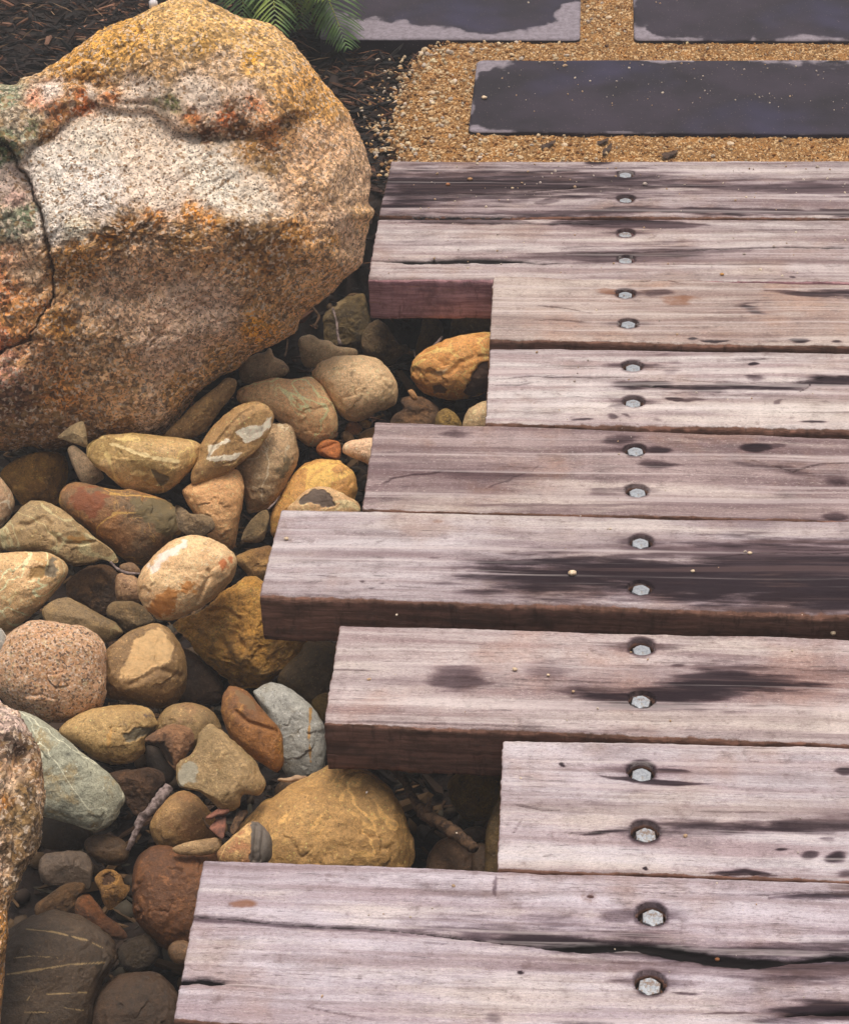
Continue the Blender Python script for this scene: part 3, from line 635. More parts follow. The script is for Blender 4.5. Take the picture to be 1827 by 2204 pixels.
sleeper((769, 865), (743, 1044), (1741, 898), (1741, 1069), [(1302, 925), (1305, 1008)],
        'mauve brown mottled timber sleeper with a frayed sawn left end', (172, 146, 144), (128, 104, 106), 5.5,
        [('blob', 'N', 1060, 615, 80, 18, .7), ('blob', 'N', 1045, 665, 75, 24, .62), ('blob', 'N', 1410, 603, 58, 20, .75), ('blob', 'N', 1465, 594, 30, 9, .5), ('crack', 'N', [(1200, 632), (1380, 645), (1540, 690), (1640, 660), (1760, 640)], 2),
         ('blob', 'N', 920, 580, 70, 26, .55), ('streak', 'N', [(430, 750), (540, 712), (640, 660)], 6, .45), ('blob', 'N', 350, 560, 60, 20, .45), ('blob', 'N', 450, 700, 260, 40, .32), ('streak', 'N', [(60, 740), (180, 700), (300, 688)], 6, .5),
         ('blob', 'N', 1690, 715, 80, 30, .45), ('blob', 'N', 1710, 850, 60, 22, .6), ('streak', 'N', [(1300, 650), (1500, 680), (1700, 720)], 12, .4), ('blob', 'N', 880, 765, 80, 18, .45), ('streak', 'N', [(1150, 565), (1300, 590)], 10, .3),
         ('streak', 'N', [(20, 540), (16, 640), (0, 800)], 8, .7), ('blob', 'N', 1500, 545, 300, 8, .5, 'b'), ('blob', 'N', 700, 810, 500, 8, .4)], chamf=.0035, warm=(146, 108, 86))
sleeper((577, 1045), (532, 1222), (1741, 1069), (1741, 1264), [(1314, 1113), (1312, 1208)],
        'timber sleeper with broad black stain on its right, long left end among the stones', (206, 188, 190), (172, 152, 154), 6.1,
        [('poly', 'O', [(360, 330), (420, 300), (560, 262), (760, 250), (950, 232), (1120, 246), (1250, 218), (1400, 200), (1760, 188), (1760, 462), (1500, 442), (1300, 425), (1000, 392), (800, 372), (600, 372), (450, 362)], .93, 26),
         ('streak', 'O', [(330, 245), (500, 240), (700, 222), (950, 200)], 12, .35), ('crack', 'O', [(1090, 262), (1250, 250), (1380, 234), (1760, 238)], 4.5), ('crack', 'O', [(1450, 222), (1760, 228)], 5), ('crack', 'O', [(230, 248), (290, 250)], 2.5),
         ('crack', 'O', [(-10, 332), (10, 334)], 5), ('crack', 'O', [(60, 342), (80, 340)], 4), ('crack', 'O', [(20, 358), (45, 357)], 4), ('crack', 'O', [(-180, 315), (-90, 318)], 2), ('blob', 'O', 265, 120, 40, 12, .5, 'b'), ('streak', 'O', [(-200, 385), (300, 392), (800, 425)], 5, .3), ('crack', 'O', [(100, 350), (235, 356)], 2)], chamf=.006)
sleeper((697, 1281), (665, 1484), (1741, 1310), (1741, 1529), [(1315, 1329), (1315, 1437)],
        'timber sleeper just below the wide gap, with two smoky dark patches along its middle', (204, 182, 180), (164, 140, 140), 7.7,
        [('poly', 'O', [(1080, 702), (1180, 668), (1240, 648), (1350, 650), (1500, 680), (1640, 703), (1500, 715), (1400, 725), (1330, 745), (1270, 775), (1080, 783), (900, 775), (780, 735), (820, 720), (1000, 735)], .9, 14),
         ('blob', 'O', 340, 680, 150, 66, .6), ('blob', 'O', 650, 650, 130, 40, .42), ('blob', 'O', 120, 690, 130, 26, .3), ('blob', 'O', 1120, 635, 44, 10, .65), ('crack', 'O', [(1370, 634), (1500, 643), (1620, 655), (1760, 662)], 3.5), ('crack', 'O', [(520, 684), (700, 690), (980, 698)], 3),
         ('crack', 'O', [(-150, 650), (0, 653), (90, 657)], 3), ('crack', 'O', [(1000, 620), (1300, 632)], 2), ('streak', 'O', [(100, 860), (700, 870), (1300, 880), (1760, 905)], 14, .3), ('blob', 'O', 1560, 730, 160, 20, .35), ('crack', 'O', [(-140, 835), (300, 845), (800, 862)], 2), ('blob', 'O', 1300, 560, 300, 24, .3, 'b')], chamf=.006, warm=(166, 128, 112))
sleeper((1031.5, 1518), (1019.5, 1786), (1741, 1533), (1741, 1808), [(1315, 1585), (1322, 1708)],
        'shortest pale timber sleeper in front, its left end cut square beside the open gap', L8, (180, 158, 162), 8.3,
        [('streak', 'Q', [(1040, 172), (1190, 184)], 9, .7), ('streak', 'Q', [(840, 196), (940, 212), (1060, 226), (1250, 229)], 9, .85), ('poly', 'Q', [(1030, 368), (1200, 356), (1440, 378), (1540, 345), (1650, 342), (1760, 345), (1760, 405), (1600, 402), (1400, 400), (1100, 398)], .68, 12),
         ('streak', 'Q', [(770, 410), (870, 402), (980, 390)], 9, .75), ('crack', 'Q', [(490, 300), (560, 306), (640, 322), (740, 326)], 4), ('crack', 'Q', [(537, 404), (560, 372), (575, 350)], 3), ('blob', 'Q', 1508, 460, 28, 9, .7), ('blob', 'Q', 1600, 482, 34, 22, .6), ('blob', 'Q', 1698, 490, 44, 26, .78),
         ('blob', 'Q', 1725, 180, 32, 20, .8), ('blob', 'Q', 1020, 530, 9, 9, 1), ('blob', 'Q', 712, 160, 12, 8, 1), ('streak', 'Q', [(1240, 548), (1380, 538), (1500, 556)], 14, .85), ('blob', 'Q', 1660, 420, 40, 14, .5), ('crack', 'Q', [(1250, 548), (1500, 552)], 4), ('crack', 'Q', [(640, 490), (670, 480), (690, 488)], 2.5),
         ('blob', 'Q', 1720, 550, 60, 16, .6), ('blob', 'Q', 760, 300, 220, 30, .22), ('crack', 'Q', [(1100, 320), (1300, 330), (1500, 330)], 2), ('crack', 'Q', [(700, 405), (880, 402)], 2), ('streak', 'Q', [(1380, 385), (1740, 412)], 5, .5)], chamf=.0035)
sleeper((418, 1763), (355, 2095), (1741, 1810), (1741, 2150), [(1336, 1879), (1333, 2020)],
        'nearest timber sleeper, split lengthwise by a crack widening into black rot rightwards', (210, 192, 200), (180, 160, 166), 9.6,
        [('crack', 'Q', [(-640, 697), (-479, 709), (-314, 725), (-142, 738), (0, 742), (120, 752), (250, 768), (450, 792), (640, 812), (820, 822)], 8), ('streak', 'Q', [(-640, 703), (-314, 732), (0, 750), (250, 776)], 12, .5),
         ('crack', 'Q', [(620, 812), (800, 815), (1000, 806), (1120, 818), (1260, 846)], 22), ('crack', 'Q', [(950, 812), (1120, 832), (1260, 858), (1420, 868), (1560, 858)], 34), ('crack', 'Q', [(1400, 862), (1560, 862), (1680, 848), (1760, 838)], 18),
         ('poly', 'Q', [(200, 735), (420, 722), (700, 722), (850, 762), (1000, 775), (1180, 800), (1400, 818), (1600, 800), (1760, 790), (1760, 900), (1500, 925), (1250, 905), (1000, 872), (760, 845), (520, 805), (300, 775)], .62, 26),
         ('poly', 'Q', [(420, 758), (700, 760), (900, 790), (1180, 806), (1400, 830), (1600, 828), (1760, 815), (1760, 880), (1500, 895), (1250, 885), (900, 840), (600, 812)], .85, 16),
         ('streak', 'Q', [(1430, 635), (1560, 630), (1760, 605)], 20, .85), ('crack', 'Q', [(940, 615), (1200, 624), (1450, 626), (1560, 618), (1760, 602)], 4), ('poly', 'Q', [(1440, 1068), (1520, 1045), (1600, 1010), (1760, 990), (1760, 1060), (1600, 1078)], .95, 14), ('crack', 'Q', [(1450, 1066), (1600, 1050), (1760, 1030)], 16),
         ('crack', 'Q', [(660, 1076), (800, 1084), (920, 1090)], 7), ('crack', 'H', [(1100, 1820), (1150, 1822), (1220, 1822), (1280, 1814), (1380, 1830), (1480, 1834)], 26), ('blob', 'Q', 808, 630, 13, 6, 1), ('blob', 'Q', 572, 903, 16, 9, 1), ('streak', 'Q', [(485, 555), (478, 640)], 12, .55), ('blob', 'J', 395, 922, 120, 30, .7, 'b'),
         ('blob', 'Q', 820, 640, 90, 30, .4, 'b'), ('streak', 'Q', [(1180, 1050), (1440, 1050)], 4, .6), ('streak', 'Q', [(860, 935), (970, 938)], 6, .6), ('streak', 'Q', [(1080, 975), (1200, 985)], 6, .6), ('crack', 'Q', [(200, 795), (330, 805)], 3), ('blob', 'Q', 330, 900, 120, 20, .25, 'b'), ('blob', 'Q', 1680, 930, 60, 30, .4), ('blob', 'Q', 900, 700, 90, 26, .45), ('blob', 'Q', 470, 1062, 40, 20, .4), ('crack', 'Q', [(-240, 1020), (60, 1075)], 2)], chamf=.004)

# ================================================================== STONES
def catmull(pts, n=12):
    p = np.asarray(pts, float); N = len(p); out = []
    t = np.linspace(0, 1, n, endpoint=False)[:, None]
    for i in range(N):
        a, b, c, d = p[i - 1], p[i], p[(i + 1) % N], p[(i + 2) % N]
        out.append(.5 * (2 * b + (c - a) * t + (2 * a - 5 * b + 4 * c - d) * t ** 2 + (3 * b - 3 * c + d - a) * t ** 3))
    return np.concatenate(out)
def resample(c, n):
    c = np.vstack([c, c[:1]]); d = np.r_[0, np.cumsum(np.hypot(*np.diff(c, axis=0).T))]
    t = np.linspace(0, d[-1], n, endpoint=False); return np.stack([np.interp(t, d, c[:, 0]), np.interp(t, d, c[:, 1])], 1)
def area_c(c):
    x, y = c.T; x2, y2 = np.roll(x, -1), np.roll(y, -1); cr = x * y2 - x2 * y; A = cr.sum() / 2
    return A, np.array([((x + x2) * cr).sum(), ((y + y2) * cr).sum()]) / (6 * A)
def frame_at(px, py):
    w = -ray(px, py); r = np.cross([0, 0, 1], w); r /= np.linalg.norm(r); u = np.cross(w, r); return r, u, w
def body(outline, C, nseg, nring, T, back, p=2.3, taper=None):
    """closed rounded body whose outline is seen from the path; outline in photo px, C its centre"""
    pc = proj(C[None])[0]; r, u, w = frame_at(*pc)
    o = resample(catmull(outline), nseg)
    if area_c(o)[0] > 0: o = o[::-1]
    pts = []
    for a, b in o:
        d = ray(a, b); t = ((C - CAMP) @ w) / (d @ w); pts.append(CAMP + d * t - C)
    pts = np.array(pts); q = np.stack([pts @ r, pts @ u], 1)
    A, cen = area_c(q); cen = cen * 1.0; rad = math.sqrt(abs(A) / math.pi)
    d = q - cen; cov = d.T @ d / len(d); ev, evec = np.linalg.eigh(cov); mn = math.sqrt(2 * ev[0])
    Tm = T * mn
    # inner reference ellipse of same moments, same angular ordering
    ell = d @ evec; ang = np.arctan2(ell[:, 1] / math.sqrt(ev[1]), ell[:, 0] / math.sqrt(ev[0])); ang = np.unwrap(ang)
    E = (np.stack([np.cos(ang) * math.sqrt(2 * ev[0]), np.sin(ang) * math.sqrt(2 * ev[1])], 1)) @ evec.T
    V = []; R = []
    phis = np.linspace(0, 1, nring + 1)[1:]
    rr = np.sin(phis * math.pi / 2)
    def ring(rho, side):
        k = rho ** 2.2; xy = cen + rho * ((1 - k) * E + k * d)
        hgt = (1 - rho ** p) ** (1 / p * 1.15) if rho < 1 else 0
        return xy, np.full(nseg, side * hgt * (Tm if side > 0 else Tm * back))
    XY = [cen[None]]; H = [np.array([Tm])]; RR = [np.zeros(1)]
    for rho in rr: a, b = ring(rho, 1); XY.append(a); H.append(b); RR.append(np.full(nseg, rho))
    bk = rr[::-1][1:][::2]
    for rho in bk: a, b = ring(rho, -1); XY.append(a); H.append(b); RR.append(np.full(nseg, 2 - rho))
    XY.append(cen[None]); H.append(np.array([-Tm * back])); RR.append(np.full(1, 2.))
    XY = np.concatenate(XY); H = np.concatenate(H); RR = np.concatenate(RR)
    nr = len(rr) + len(bk); base = 1 + np.arange(nr * nseg).reshape(nr, nseg)
    a = base[:-1]; b = base[1:]; q4 = np.stack([a, b, np.roll(b, -1, 1), np.roll(a, -1, 1)], -1).reshape(-1, 4)[:, ::1]
    t0 = np.stack([np.zeros(nseg, int), base[0], np.roll(base[0], -1)], 1); last = len(XY) - 1
    t1 = np.stack([np.full(nseg, last), np.roll(base[-1], -1), base[-1]], 1)
    return XY, H, RR, [q4, t0, t1], (r, u, w), rad, Tm
STONES = []
def stone(label, reg, pts, A, B, Cc, z=-.15, d=0., T=.85, kind='smooth', vein=None, fac=0, amp=.035, rough=.42, patches=(), seed=None, p=2.3, dents=(), name='river_stone', cat='stone', group='river stones filling the bed beside the boardwalk', cuts=(), spots=.35):
    seed = seed if seed is not None else 1 + len(STONES) * 1.618
    out = S(reg, pts); A_, cen = area_c(catmull(out))
    C = U(cen[0], cen[1], z) - ray(cen[0], cen[1]) * d
    big = math.sqrt(abs(A_)); ns = int(np.clip(big * .95, 56, 190)); nr = int(ns * .42)
    XY, H, RR, Fc, (r, u, w), rad, Tm = body(out, C, ns, nr, T, .85, p)
    L = np.stack([XY[:, 0], XY[:, 1], H], 1)                # local: r,u,w
    rs = np.random.RandomState(int(seed * 97) % 99991)
    q = L / rad
    for k in range(fac):                                   # broken flat faces
        a = rs.uniform(0, 2 * math.pi); tilt = rs.uniform(.25, 1.0); nv = np.array([math.cos(a) * math.sin(tilt), math.sin(a) * math.sin(tilt), math.cos(tilt)])
        s_ = L @ nv; lim = s_.max() * rs.uniform(.66, .86); ex = np.clip(s_ - lim, 0, None) * .93
        L = L - ex[:, None] * np.array([nv[0] * .35, nv[1] * .35, nv[2] * 1.])[None] * (RR < 1)[:, None]
    for (ax, ay, tilt, frac) in cuts:                      # named cuts: direction (photo x right, y up), tilt from view, depth
        a = math.atan2(ay, ax); nv = np.array([math.cos(a) * math.sin(tilt), math.sin(a) * math.sin(tilt), math.cos(tilt)])
        s_ = L @ nv; lim = s_.max() * frac; ex = np.clip(s_ - lim, 0, None) * .95; L = L - ex[:, None] * np.array([nv[0] * .3, nv[1] * .3, nv[2]])[None] * (RR < 1)[:, None]
    nrm = q / (np.linalg.norm(q, axis=1)[:, None] + 1e-6)
    na = {'smooth': 1.25, 'granite': 1.1, 'rough': 2.}[kind]; fac = fac + (1 if kind == 'smooth' and big > 30 else 0)
    edge = np.clip(1.15 - RR, .25, 1) if True else 1
    dsp = amp * na * fbm(q * 1.3 + seed, 3) * edge + .012 * na * fbm(q * 5 + seed, 3) + .004 * na * fbm(q * 18 + seed, 3)
    if kind == 'rough':
        rg = 1 - np.abs(fbm(q * 2.4 + seed + 3, 4, .55)); dsp = dsp + .07 * (rg - .75) * edge
    gn = fbm(q * 1.6 + seed * 2 + 40, 3); gm_ = sst(.0, .35, fbm(q * 1.1 + seed + 60, 2)); dsp = dsp - .035 * np.exp(-(gn / .045) ** 2) * gm_ + .03 * sst(-.04, .04, gn) * gm_
    L = L + nrm * (dsp * rad)[:, None]
    W = C + L[:, :1] * r + L[:, 1:2] * u + L[:, 2:] * w
    col = np.zeros((len(W), 4)); sp_ = proj(W); front = RR < 1.02
    nz = fbm(q * 4 + seed + 2, 4, .6)
    for reg2, pp, cc, soft, depth in patches:
        dd = sdf(sp_, S(reg2, pp)); a = sst(-soft, soft, dd + soft * 1.2 * nz) * front
        m = a > col[:, 3] * .999
        col[:, :3] = np.where((a > .02)[:, None], np.array(lin(cc)) * 1., col[:, :3]); col[:, 3] = np.maximum(col[:, 3], a)
        if depth: W = W - w * (a * depth)[:, None]
    for reg2, pp, wd, depth in dents:                       # grooves
        dd = seg_dist(sp_, S(reg2, pp)); W = W - w * (depth * np.exp(-(dd / (wd / REG[reg2][2])) ** 2) * front)[:, None]
    if vein is None and kind == 'smooth' and rs.rand() < .5 and sum(A) > 270: vein = tuple(min(240, x * 1.22 + 14) for x in A)
    if reg == 'H' and z <= -.16: A, B, Cc = [(t_[0] * .84, t_[1] * .74, t_[2] * .64) for t_ in (A, B, Cc)]  # boulder's shade painted into these low stones: darker, warmer colours
    m_ = stone_mat(name, A, B, Cc, seed, kind, vein, spots, rough, 'blue' in label)
    o = mesh(name, W, Fc, m_, True, loc=C, attrs={'patch': col})
    tag(o, label, cat, group); STONES.append(o); return o

OL, TAN, GOLD, GRY, BRN = (158, 134, 84), (190, 148, 98), (184, 134, 62), (150, 142, 124), (124, 86, 56)
# ---- under and beside the big boulder
stone('yellow olive stone crossed by pale quartz veins, lying against the foot of the big boulder', 'A', [(722, 440), (760, 390), (850, 350), (960, 330), (1130, 318), (1300, 340), (1470, 355), (1590, 375), (1670, 410), (1690, 450), (1665, 540), (1600, 620), (1520, 700), (1430, 780), (1330, 822), (1200, 815), (1080, 800), (980, 745), (890, 665), (800, 585), (735, 510)],
      (186, 158, 98), (156, 126, 66), (190, 170, 124), z=-.1, d=.04, T=.9, fac=2, cuts=((0, -1, .8, .8),), seed=3.3,
      patches=[('A', [(850, 390), (960, 400), (1130, 470), (1260, 500), (1400, 530), (1510, 545), (1500, 575), (1380, 560), (1200, 515), (1050, 460), (900, 415)], (236, 208, 150), 3, 0), ('A', [(845, 400), (870, 400), (930, 560), (1000, 740), (975, 735), (900, 560)], (216, 184, 118), 3, 0), ('A', [(1260, 620), (1340, 650), (1420, 700), (1350, 770), (1320, 740)], (96, 80, 54), 3, .002)])
stone('small pointed grey green chip leaning on the boulder foot', 'A', [(490, 345), (560, 280), (640, 230), (690, 218), (715, 270), (728, 350), (725, 435), (640, 410), (560, 385), (500, 365)], (158, 148, 112), (126, 116, 84), (140, 120, 70), z=-.06, d=.07, T=.7, kind='rough', fac=4, seed=4.5, amp=.02)
stone('grey wedge shaped sliver standing between the veined stone and the gold slab', 'A', [(565, 450), (590, 425), (630, 425), (700, 480), (760, 540), (820, 600), (868, 680), (840, 715), (760, 748), (690, 735), (650, 680), (610, 590), (575, 500)], (158, 148, 130), (132, 124, 108), (120, 108, 86), z=-.11, d=.03, T=.6, fac=3)
stone('golden flat faced stone with a shaded right side, under the left of the boulder', 'A', [(20, 640), (60, 590), (150, 530), (300, 480), (420, 472), (520, 490), (570, 580), (560, 720), (500, 880), (440, 930), (350, 900), (280, 885), (200, 915), (130, 850), (70, 750), (10, 680)], (184, 130, 54), (150, 100, 40), (120, 84, 50), z=-.14, T=.7, kind='rough', cuts=((-.3, .4, .35, .62), (1, -.1, .95, .55)), seed=8.8)
stone('long rust brown stone with gold speckles and a grey broken right end', 'A', [(510, 800), (570, 745), (650, 727), (760, 745), (900, 780), (1100, 800), (1250, 830), (1390, 880), (1450, 930), (1530, 960), (1580, 1000), (1560, 1060), (1560, 1140), (1450, 1200), (1350, 1300), (1250, 1400), (1150, 1420), (1050, 1380), (900, 1250), (780, 1150), (700, 1090), (600, 1020), (530, 950), (500, 880)],
      (140, 92, 48), (112, 88, 60), (170, 112, 52), z=-.13, T=.8, spots=.8, vein=(206, 160, 84), seed=12.1, rough=.5, patches=[('A', [(1250, 840), (1400, 880), (1560, 1000), (1450, 1200), (1300, 1100), (1150, 1000), (1120, 880)], (112, 96, 62), 12, 0), ('A', [(600, 760), (850, 800), (900, 1000), (700, 1000), (580, 900)], (132, 72, 38), 14, 0)])
stone('small jagged grey chip capping the right end of the rust brown stone', 'E', [(110, 730), (190, 760), (240, 800), (320, 800), (400, 820), (435, 880), (430, 930), (350, 975), (280, 978), (200, 970), (130, 900)], (138, 124, 96), (108, 96, 72), (120, 110, 90), z=-.1, d=.03, T=.6, fac=4, kind='rough', amp=.02)
stone('olive grey stone tapering to a beak at its right end', 'A', [(5, 1130), (60, 1070), (140, 980), (220, 905), (300, 890), (400, 900), (500, 950), (580, 1010), (640, 1060), (715, 1110), (780, 1180), (870, 1240), (950, 1310), (990, 1375), (960, 1400), (850, 1370), (780, 1400), (640, 1425), (560, 1400), (430, 1330), (300, 1300), (150, 1305), (30, 1280), (0, 1200)],
      (158, 144, 104), (132, 120, 82), (150, 124, 76), z=-.12, d=.02, T=.75, fac=2, seed=15.2, dents=[('A', [(170, 1080), (250, 1085), (370, 1020), (420, 1080), (410, 1140), (500, 1220)], 22, .004), ('A', [(560, 1230), (680, 1240), (800, 1220)], 14, .003)], patches=[('A', [(560, 1180), (700, 1190), (760, 1220), (600, 1228)], (176, 128, 66), 5, 0)])
stone('pinkish white mottled stone cut off by the left edge beside the golden slab', 'A', [(-60, 650), (0, 680), (60, 750), (110, 830), (125, 920), (90, 1000), (40, 1070), (0, 1110), (-80, 1110), (-150, 900)], (196, 168, 142), (166, 134, 106), (150, 104, 66), z=-.12, seed=16.7)
stone('tiny brown stone at the left edge under the olive beaked stone', 'A', [(-60, 1190), (0, 1195), (35, 1270), (20, 1310), (-60, 1320), (-90, 1250)], (140, 112, 74), (110, 84, 56), (120, 96, 60), z=-.12)
stone('cream tan stone with a chipped hollow near its right tip', 'F', [(-100, 190), (0, 160), (150, 148), (320, 148), (420, 165), (480, 195), (540, 230), (572, 290), (545, 370), (470, 470), (380, 570), (290, 660), (190, 740), (100, 795), (30, 812), (-60, 790), (-140, 500)],
      (208, 180, 138), (180, 148, 102), (190, 146, 90), z=-.12, d=.02, T=.8, seed=19.1, patches=[('F', [(260, 290), (400, 250), (410, 340), (330, 370), (230, 385)], (146, 110, 58), 6, .004), ('F', [(400, 230), (440, 200), (480, 200), (450, 280), (500, 300), (460, 390), (400, 350)], (112, 100, 80), 6, .003)])
stone('large speckled pink granite cobble near the left edge', 'F', [(60, 850), (150, 780), (260, 725), (400, 722), (540, 745), (680, 775), (780, 830), (850, 900), (880, 980), (885, 1100), (885, 1250), (860, 1400), (790, 1480), (680, 1545), (540, 1560), (380, 1545), (230, 1500), (100, 1430), (0, 1350), (-80, 1250), (-90, 1050), (0, 950)], (206, 164, 134), (186, 140, 108), (150, 112, 76), z=-.1, d=.02, T=.95, p=2.8, kind='granite', seed=20.3, rough=.75)
stone('smooth blue grey pebble poking in at the left edge above the granite cobble', 'F', [(-100, 760), (0, 780), (60, 850), (100, 910), (90, 970), (30, 1015), (0, 1025), (-80, 1040), (-140, 900)], (164, 158, 148), (146, 140, 132), (154, 150, 142), z=-.07, d=.05, T=.7)
stone('slender dark green slab slanting down above the granite cobble', 'F', [(350, 650), (370, 610), (430, 560), (500, 532), (580, 530), (640, 560), (760, 625), (880, 690), (960, 735), (1020, 800), (1020, 830), (960, 875), (890, 905), (800, 880), (700, 850), (540, 800), (400, 760)], (122, 106, 70), (94, 84, 56), (150, 122, 74), z=-.14, T=.8, fac=2, seed=23.4, cuts=((0, 1, .5, .7),))
stone('small knobbly dark stone wedged beneath the cream rust stone', 'F', [(890, 620), (930, 570), (1000, 556), (1100, 560), (1180, 590), (1250, 660), (1290, 720), (1240, 770), (1150, 800), (1090, 810), (1040, 815), (980, 740), (900, 680)], (134, 110, 72), (86, 72, 48), (110, 90, 54), z=-.16, kind='rough', fac=2)
stone('round brown stone with a pale triangular broken face', 'F', [(880, 980), (950, 910), (1050, 830), (1150, 780), (1250, 745), (1330, 745), (1400, 780), (1460, 850), (1510, 930), (1545, 1020), (1560, 1150), (1550, 1270), (1510, 1360), (1440, 1420), (1340, 1450), (1200, 1430), (1050, 1390), (900, 1360), (860, 1280), (860, 1130)],
      (150, 118, 72), (120, 90, 52), (138, 108, 70), z=-.13, d=.01, T=.95, seed=25.9, cuts=((-.2, .5, .5, .72),), patches=[('F', [(1000, 1190), (1040, 1050), (1120, 900), (1200, 820), (1320, 770), (1400, 830), (1440, 950), (1400, 1060), (1250, 1130), (1130, 1180)], (204, 164, 112), 6, .002)], dents=[('F', [(1090, 1245), (1200, 1200), (1330, 1130), (1500, 1180)], 26, .004)])
stone('cream white stone with rusty orange stains, brightest in the middle of the bed', 'G', [(-200, 400), (-150, 280), (-90, 200), (0, 110), (100, 45), (230, 8), (350, 20), (450, 55), (540, 110), (595, 180), (610, 260), (580, 360), (520, 440), (420, 540), (300, 620), (180, 680), (80, 715), (-20, 705), (-110, 640), (-190, 540), (-205, 470)],
      (216, 190, 154), (200, 170, 130), (196, 156, 110), z=-.09, d=.03, T=.85, seed=27.2, patches=[('G', [(-120, 620), (-60, 520), (60, 460), (200, 430), (290, 425), (240, 510), (120, 560), (60, 660), (-20, 690)], (188, 122, 54), 16, 0), ('G', [(480, 260), (560, 170), (570, 230), (500, 310)], (196, 110, 58), 8, 0), ('G', [(-120, 260), (0, 170), (160, 60), (200, 70), (60, 200), (-80, 340)], (238, 222, 206), 8, .001)],
      dents=[('G', [(300, 560), (350, 430), (395, 350), (380, 300)], 16, .004), ('G', [(-150, 280), (0, 150), (160, 50)], 12, .002)])
stone('dark brown flaky rock deep between the cream stones', 'F', [(560, 420), (620, 340), (720, 280), (850, 250), (960, 300), (1030, 420), (1030, 560), (960, 640), (860, 680), (780, 640), (700, 580), (580, 540)], (120, 84, 50), (74, 52, 36), (150, 108, 66), z=-.2, kind='rough', T=.7, fac=2, seed=29)
stone('small pinkish brown stone tucked left of the cream rust stone', 'F', [(980, 340), (1060, 330), (1150, 370), (1190, 450), (1170, 560), (1080, 580), (990, 560), (960, 460)], (168, 132, 98), (140, 104, 74), (126, 92, 60), z=-.17)
stone('tiny brown pebble just above the small pinkish brown stone', 'F', [(1000, 260), (1080, 235), (1140, 260), (1175, 320), (1100, 350), (1020, 320)], (128, 96, 64), (96, 70, 48), (120, 90, 60), z=-.16)
# ---- middle: slab, shell stone, tans and greys
stone('narrow slab propped diagonally against the boulder with a thin lit rim', 'B', [(-178, 1220), (-50, 1090), (60, 980), (150, 900), (260, 820), (330, 755), (390, 750), (425, 785), (410, 860), (350, 950), (290, 1020), (200, 1150), (140, 1210), (40, 1260), (-60, 1290), (-160, 1280)], (158, 122, 72), (130, 96, 56), (112, 84, 50), z=-.08, d=.05, T=.8, kind='rough', cuts=((.7, -.7, .8, .6),), seed=31.7, amp=.02)
stone('shell shaped golden stone with a white streaked face', 'B', [(50, 1600), (60, 1520), (110, 1420), (120, 1330), (150, 1260), (230, 1150), (330, 1050), (450, 975), (560, 945), (660, 965), (705, 1010), (735, 1070), (720, 1140), (680, 1230), (600, 1340), (470, 1450), (330, 1560), (200, 1610), (80, 1628)],
      (184, 146, 92), (160, 120, 70), (140, 104, 58), z=-.08, d=.04, T=.75, seed=33.3, cuts=((.5, -.3, .45, .7),), dents=[('B', [(600, 950), (440, 1040), (340, 1150), (220, 1300), (190, 1380)], 14, -.003)], patches=[('B', [(410, 1200), (520, 1150), (650, 1140), (690, 1080), (725, 1060), (700, 1150), (640, 1220), (560, 1280), (500, 1280)], (255, 240, 212), 4, 0), ('B', [(190, 1320), (340, 1245), (370, 1270), (260, 1330), (210, 1400), (350, 1400), (470, 1370), (400, 1430), (200, 1445), (180, 1420)], (255, 238, 208), 4, 0)])
stone('smooth grey bean shaped stone leaning behind the white streaked stone', 'E', [(620, 420), (690, 320), (780, 180), (850, 90), (930, 55), (990, 44), (1060, 65), (1100, 130), (1125, 230), (1135, 310), (1110, 400), (1060, 510), (1000, 620), (920, 720), (840, 770), (760, 790), (710, 780), (680, 650), (640, 520)], (166, 148, 118), (142, 124, 94), (128, 108, 74), z=-.12, T=.9, seed=35, patches=[('E', [(930, 480), (1010, 380), (1060, 310), (1080, 400), (1000, 540)], (104, 90, 64), 16, 0)])
stone('tall tan stone standing between the grey bean stone and the jagged grey chip', 'E', [(170, 600), (250, 550), (400, 480), (520, 430), (620, 425), (665, 490), (680, 580), (670, 700), (640, 850), (620, 980), (590, 1085), (520, 1100), (430, 1050), (350, 950), (280, 820), (200, 700)], (220, 168, 114), (198, 144, 92), (182, 128, 78), z=-.14, T=.85, seed=36.4)
stone('large smooth sandy tan stone with a rounded lower end in the upper bed', 'B', [(430, 870), (540, 800), (650, 765), (760, 745), (880, 760), (1020, 738), (1080, 760), (1140, 820), (1190, 900), (1240, 1000), (1265, 1100), (1255, 1210), (1180, 1270), (1080, 1310), (990, 1295), (900, 1230), (800, 1130), (700, 1060), (560, 1000), (440, 950)], (228, 178, 128), (210, 160, 112), (196, 148, 100), z=-.1, T=.85, seed=38.1, spots=.2)
stone('large smooth egg shaped grey stone, biggest grey one near the far sleepers', 'B', [(1055, 720), (1090, 650), (1160, 600), (1260, 565), (1400, 560), (1520, 575), (1630, 620), (1700, 690), (1755, 790), (1765, 880), (1741, 960), (1670, 1010), (1600, 1030), (1500, 1085), (1430, 1110), (1340, 1090), (1250, 1020), (1180, 930), (1120, 820)], (200, 184, 152), (182, 164, 130), (160, 138, 100), z=-.1, d=.02, T=.9, seed=40.7, spots=.2)
stone('grey wing shaped stone tucked under the right of the boulder', 'B', [(450, 660), (500, 590), (580, 550), (660, 530), (690, 500), (715, 510), (740, 570), (800, 600), (850, 650), (855, 690), (820, 735), (740, 750), (640, 775), (520, 795), (455, 760)], (166, 148, 122), (140, 122, 98), (110, 88, 80), z=-.11, d=.03, T=.7, fac=1)
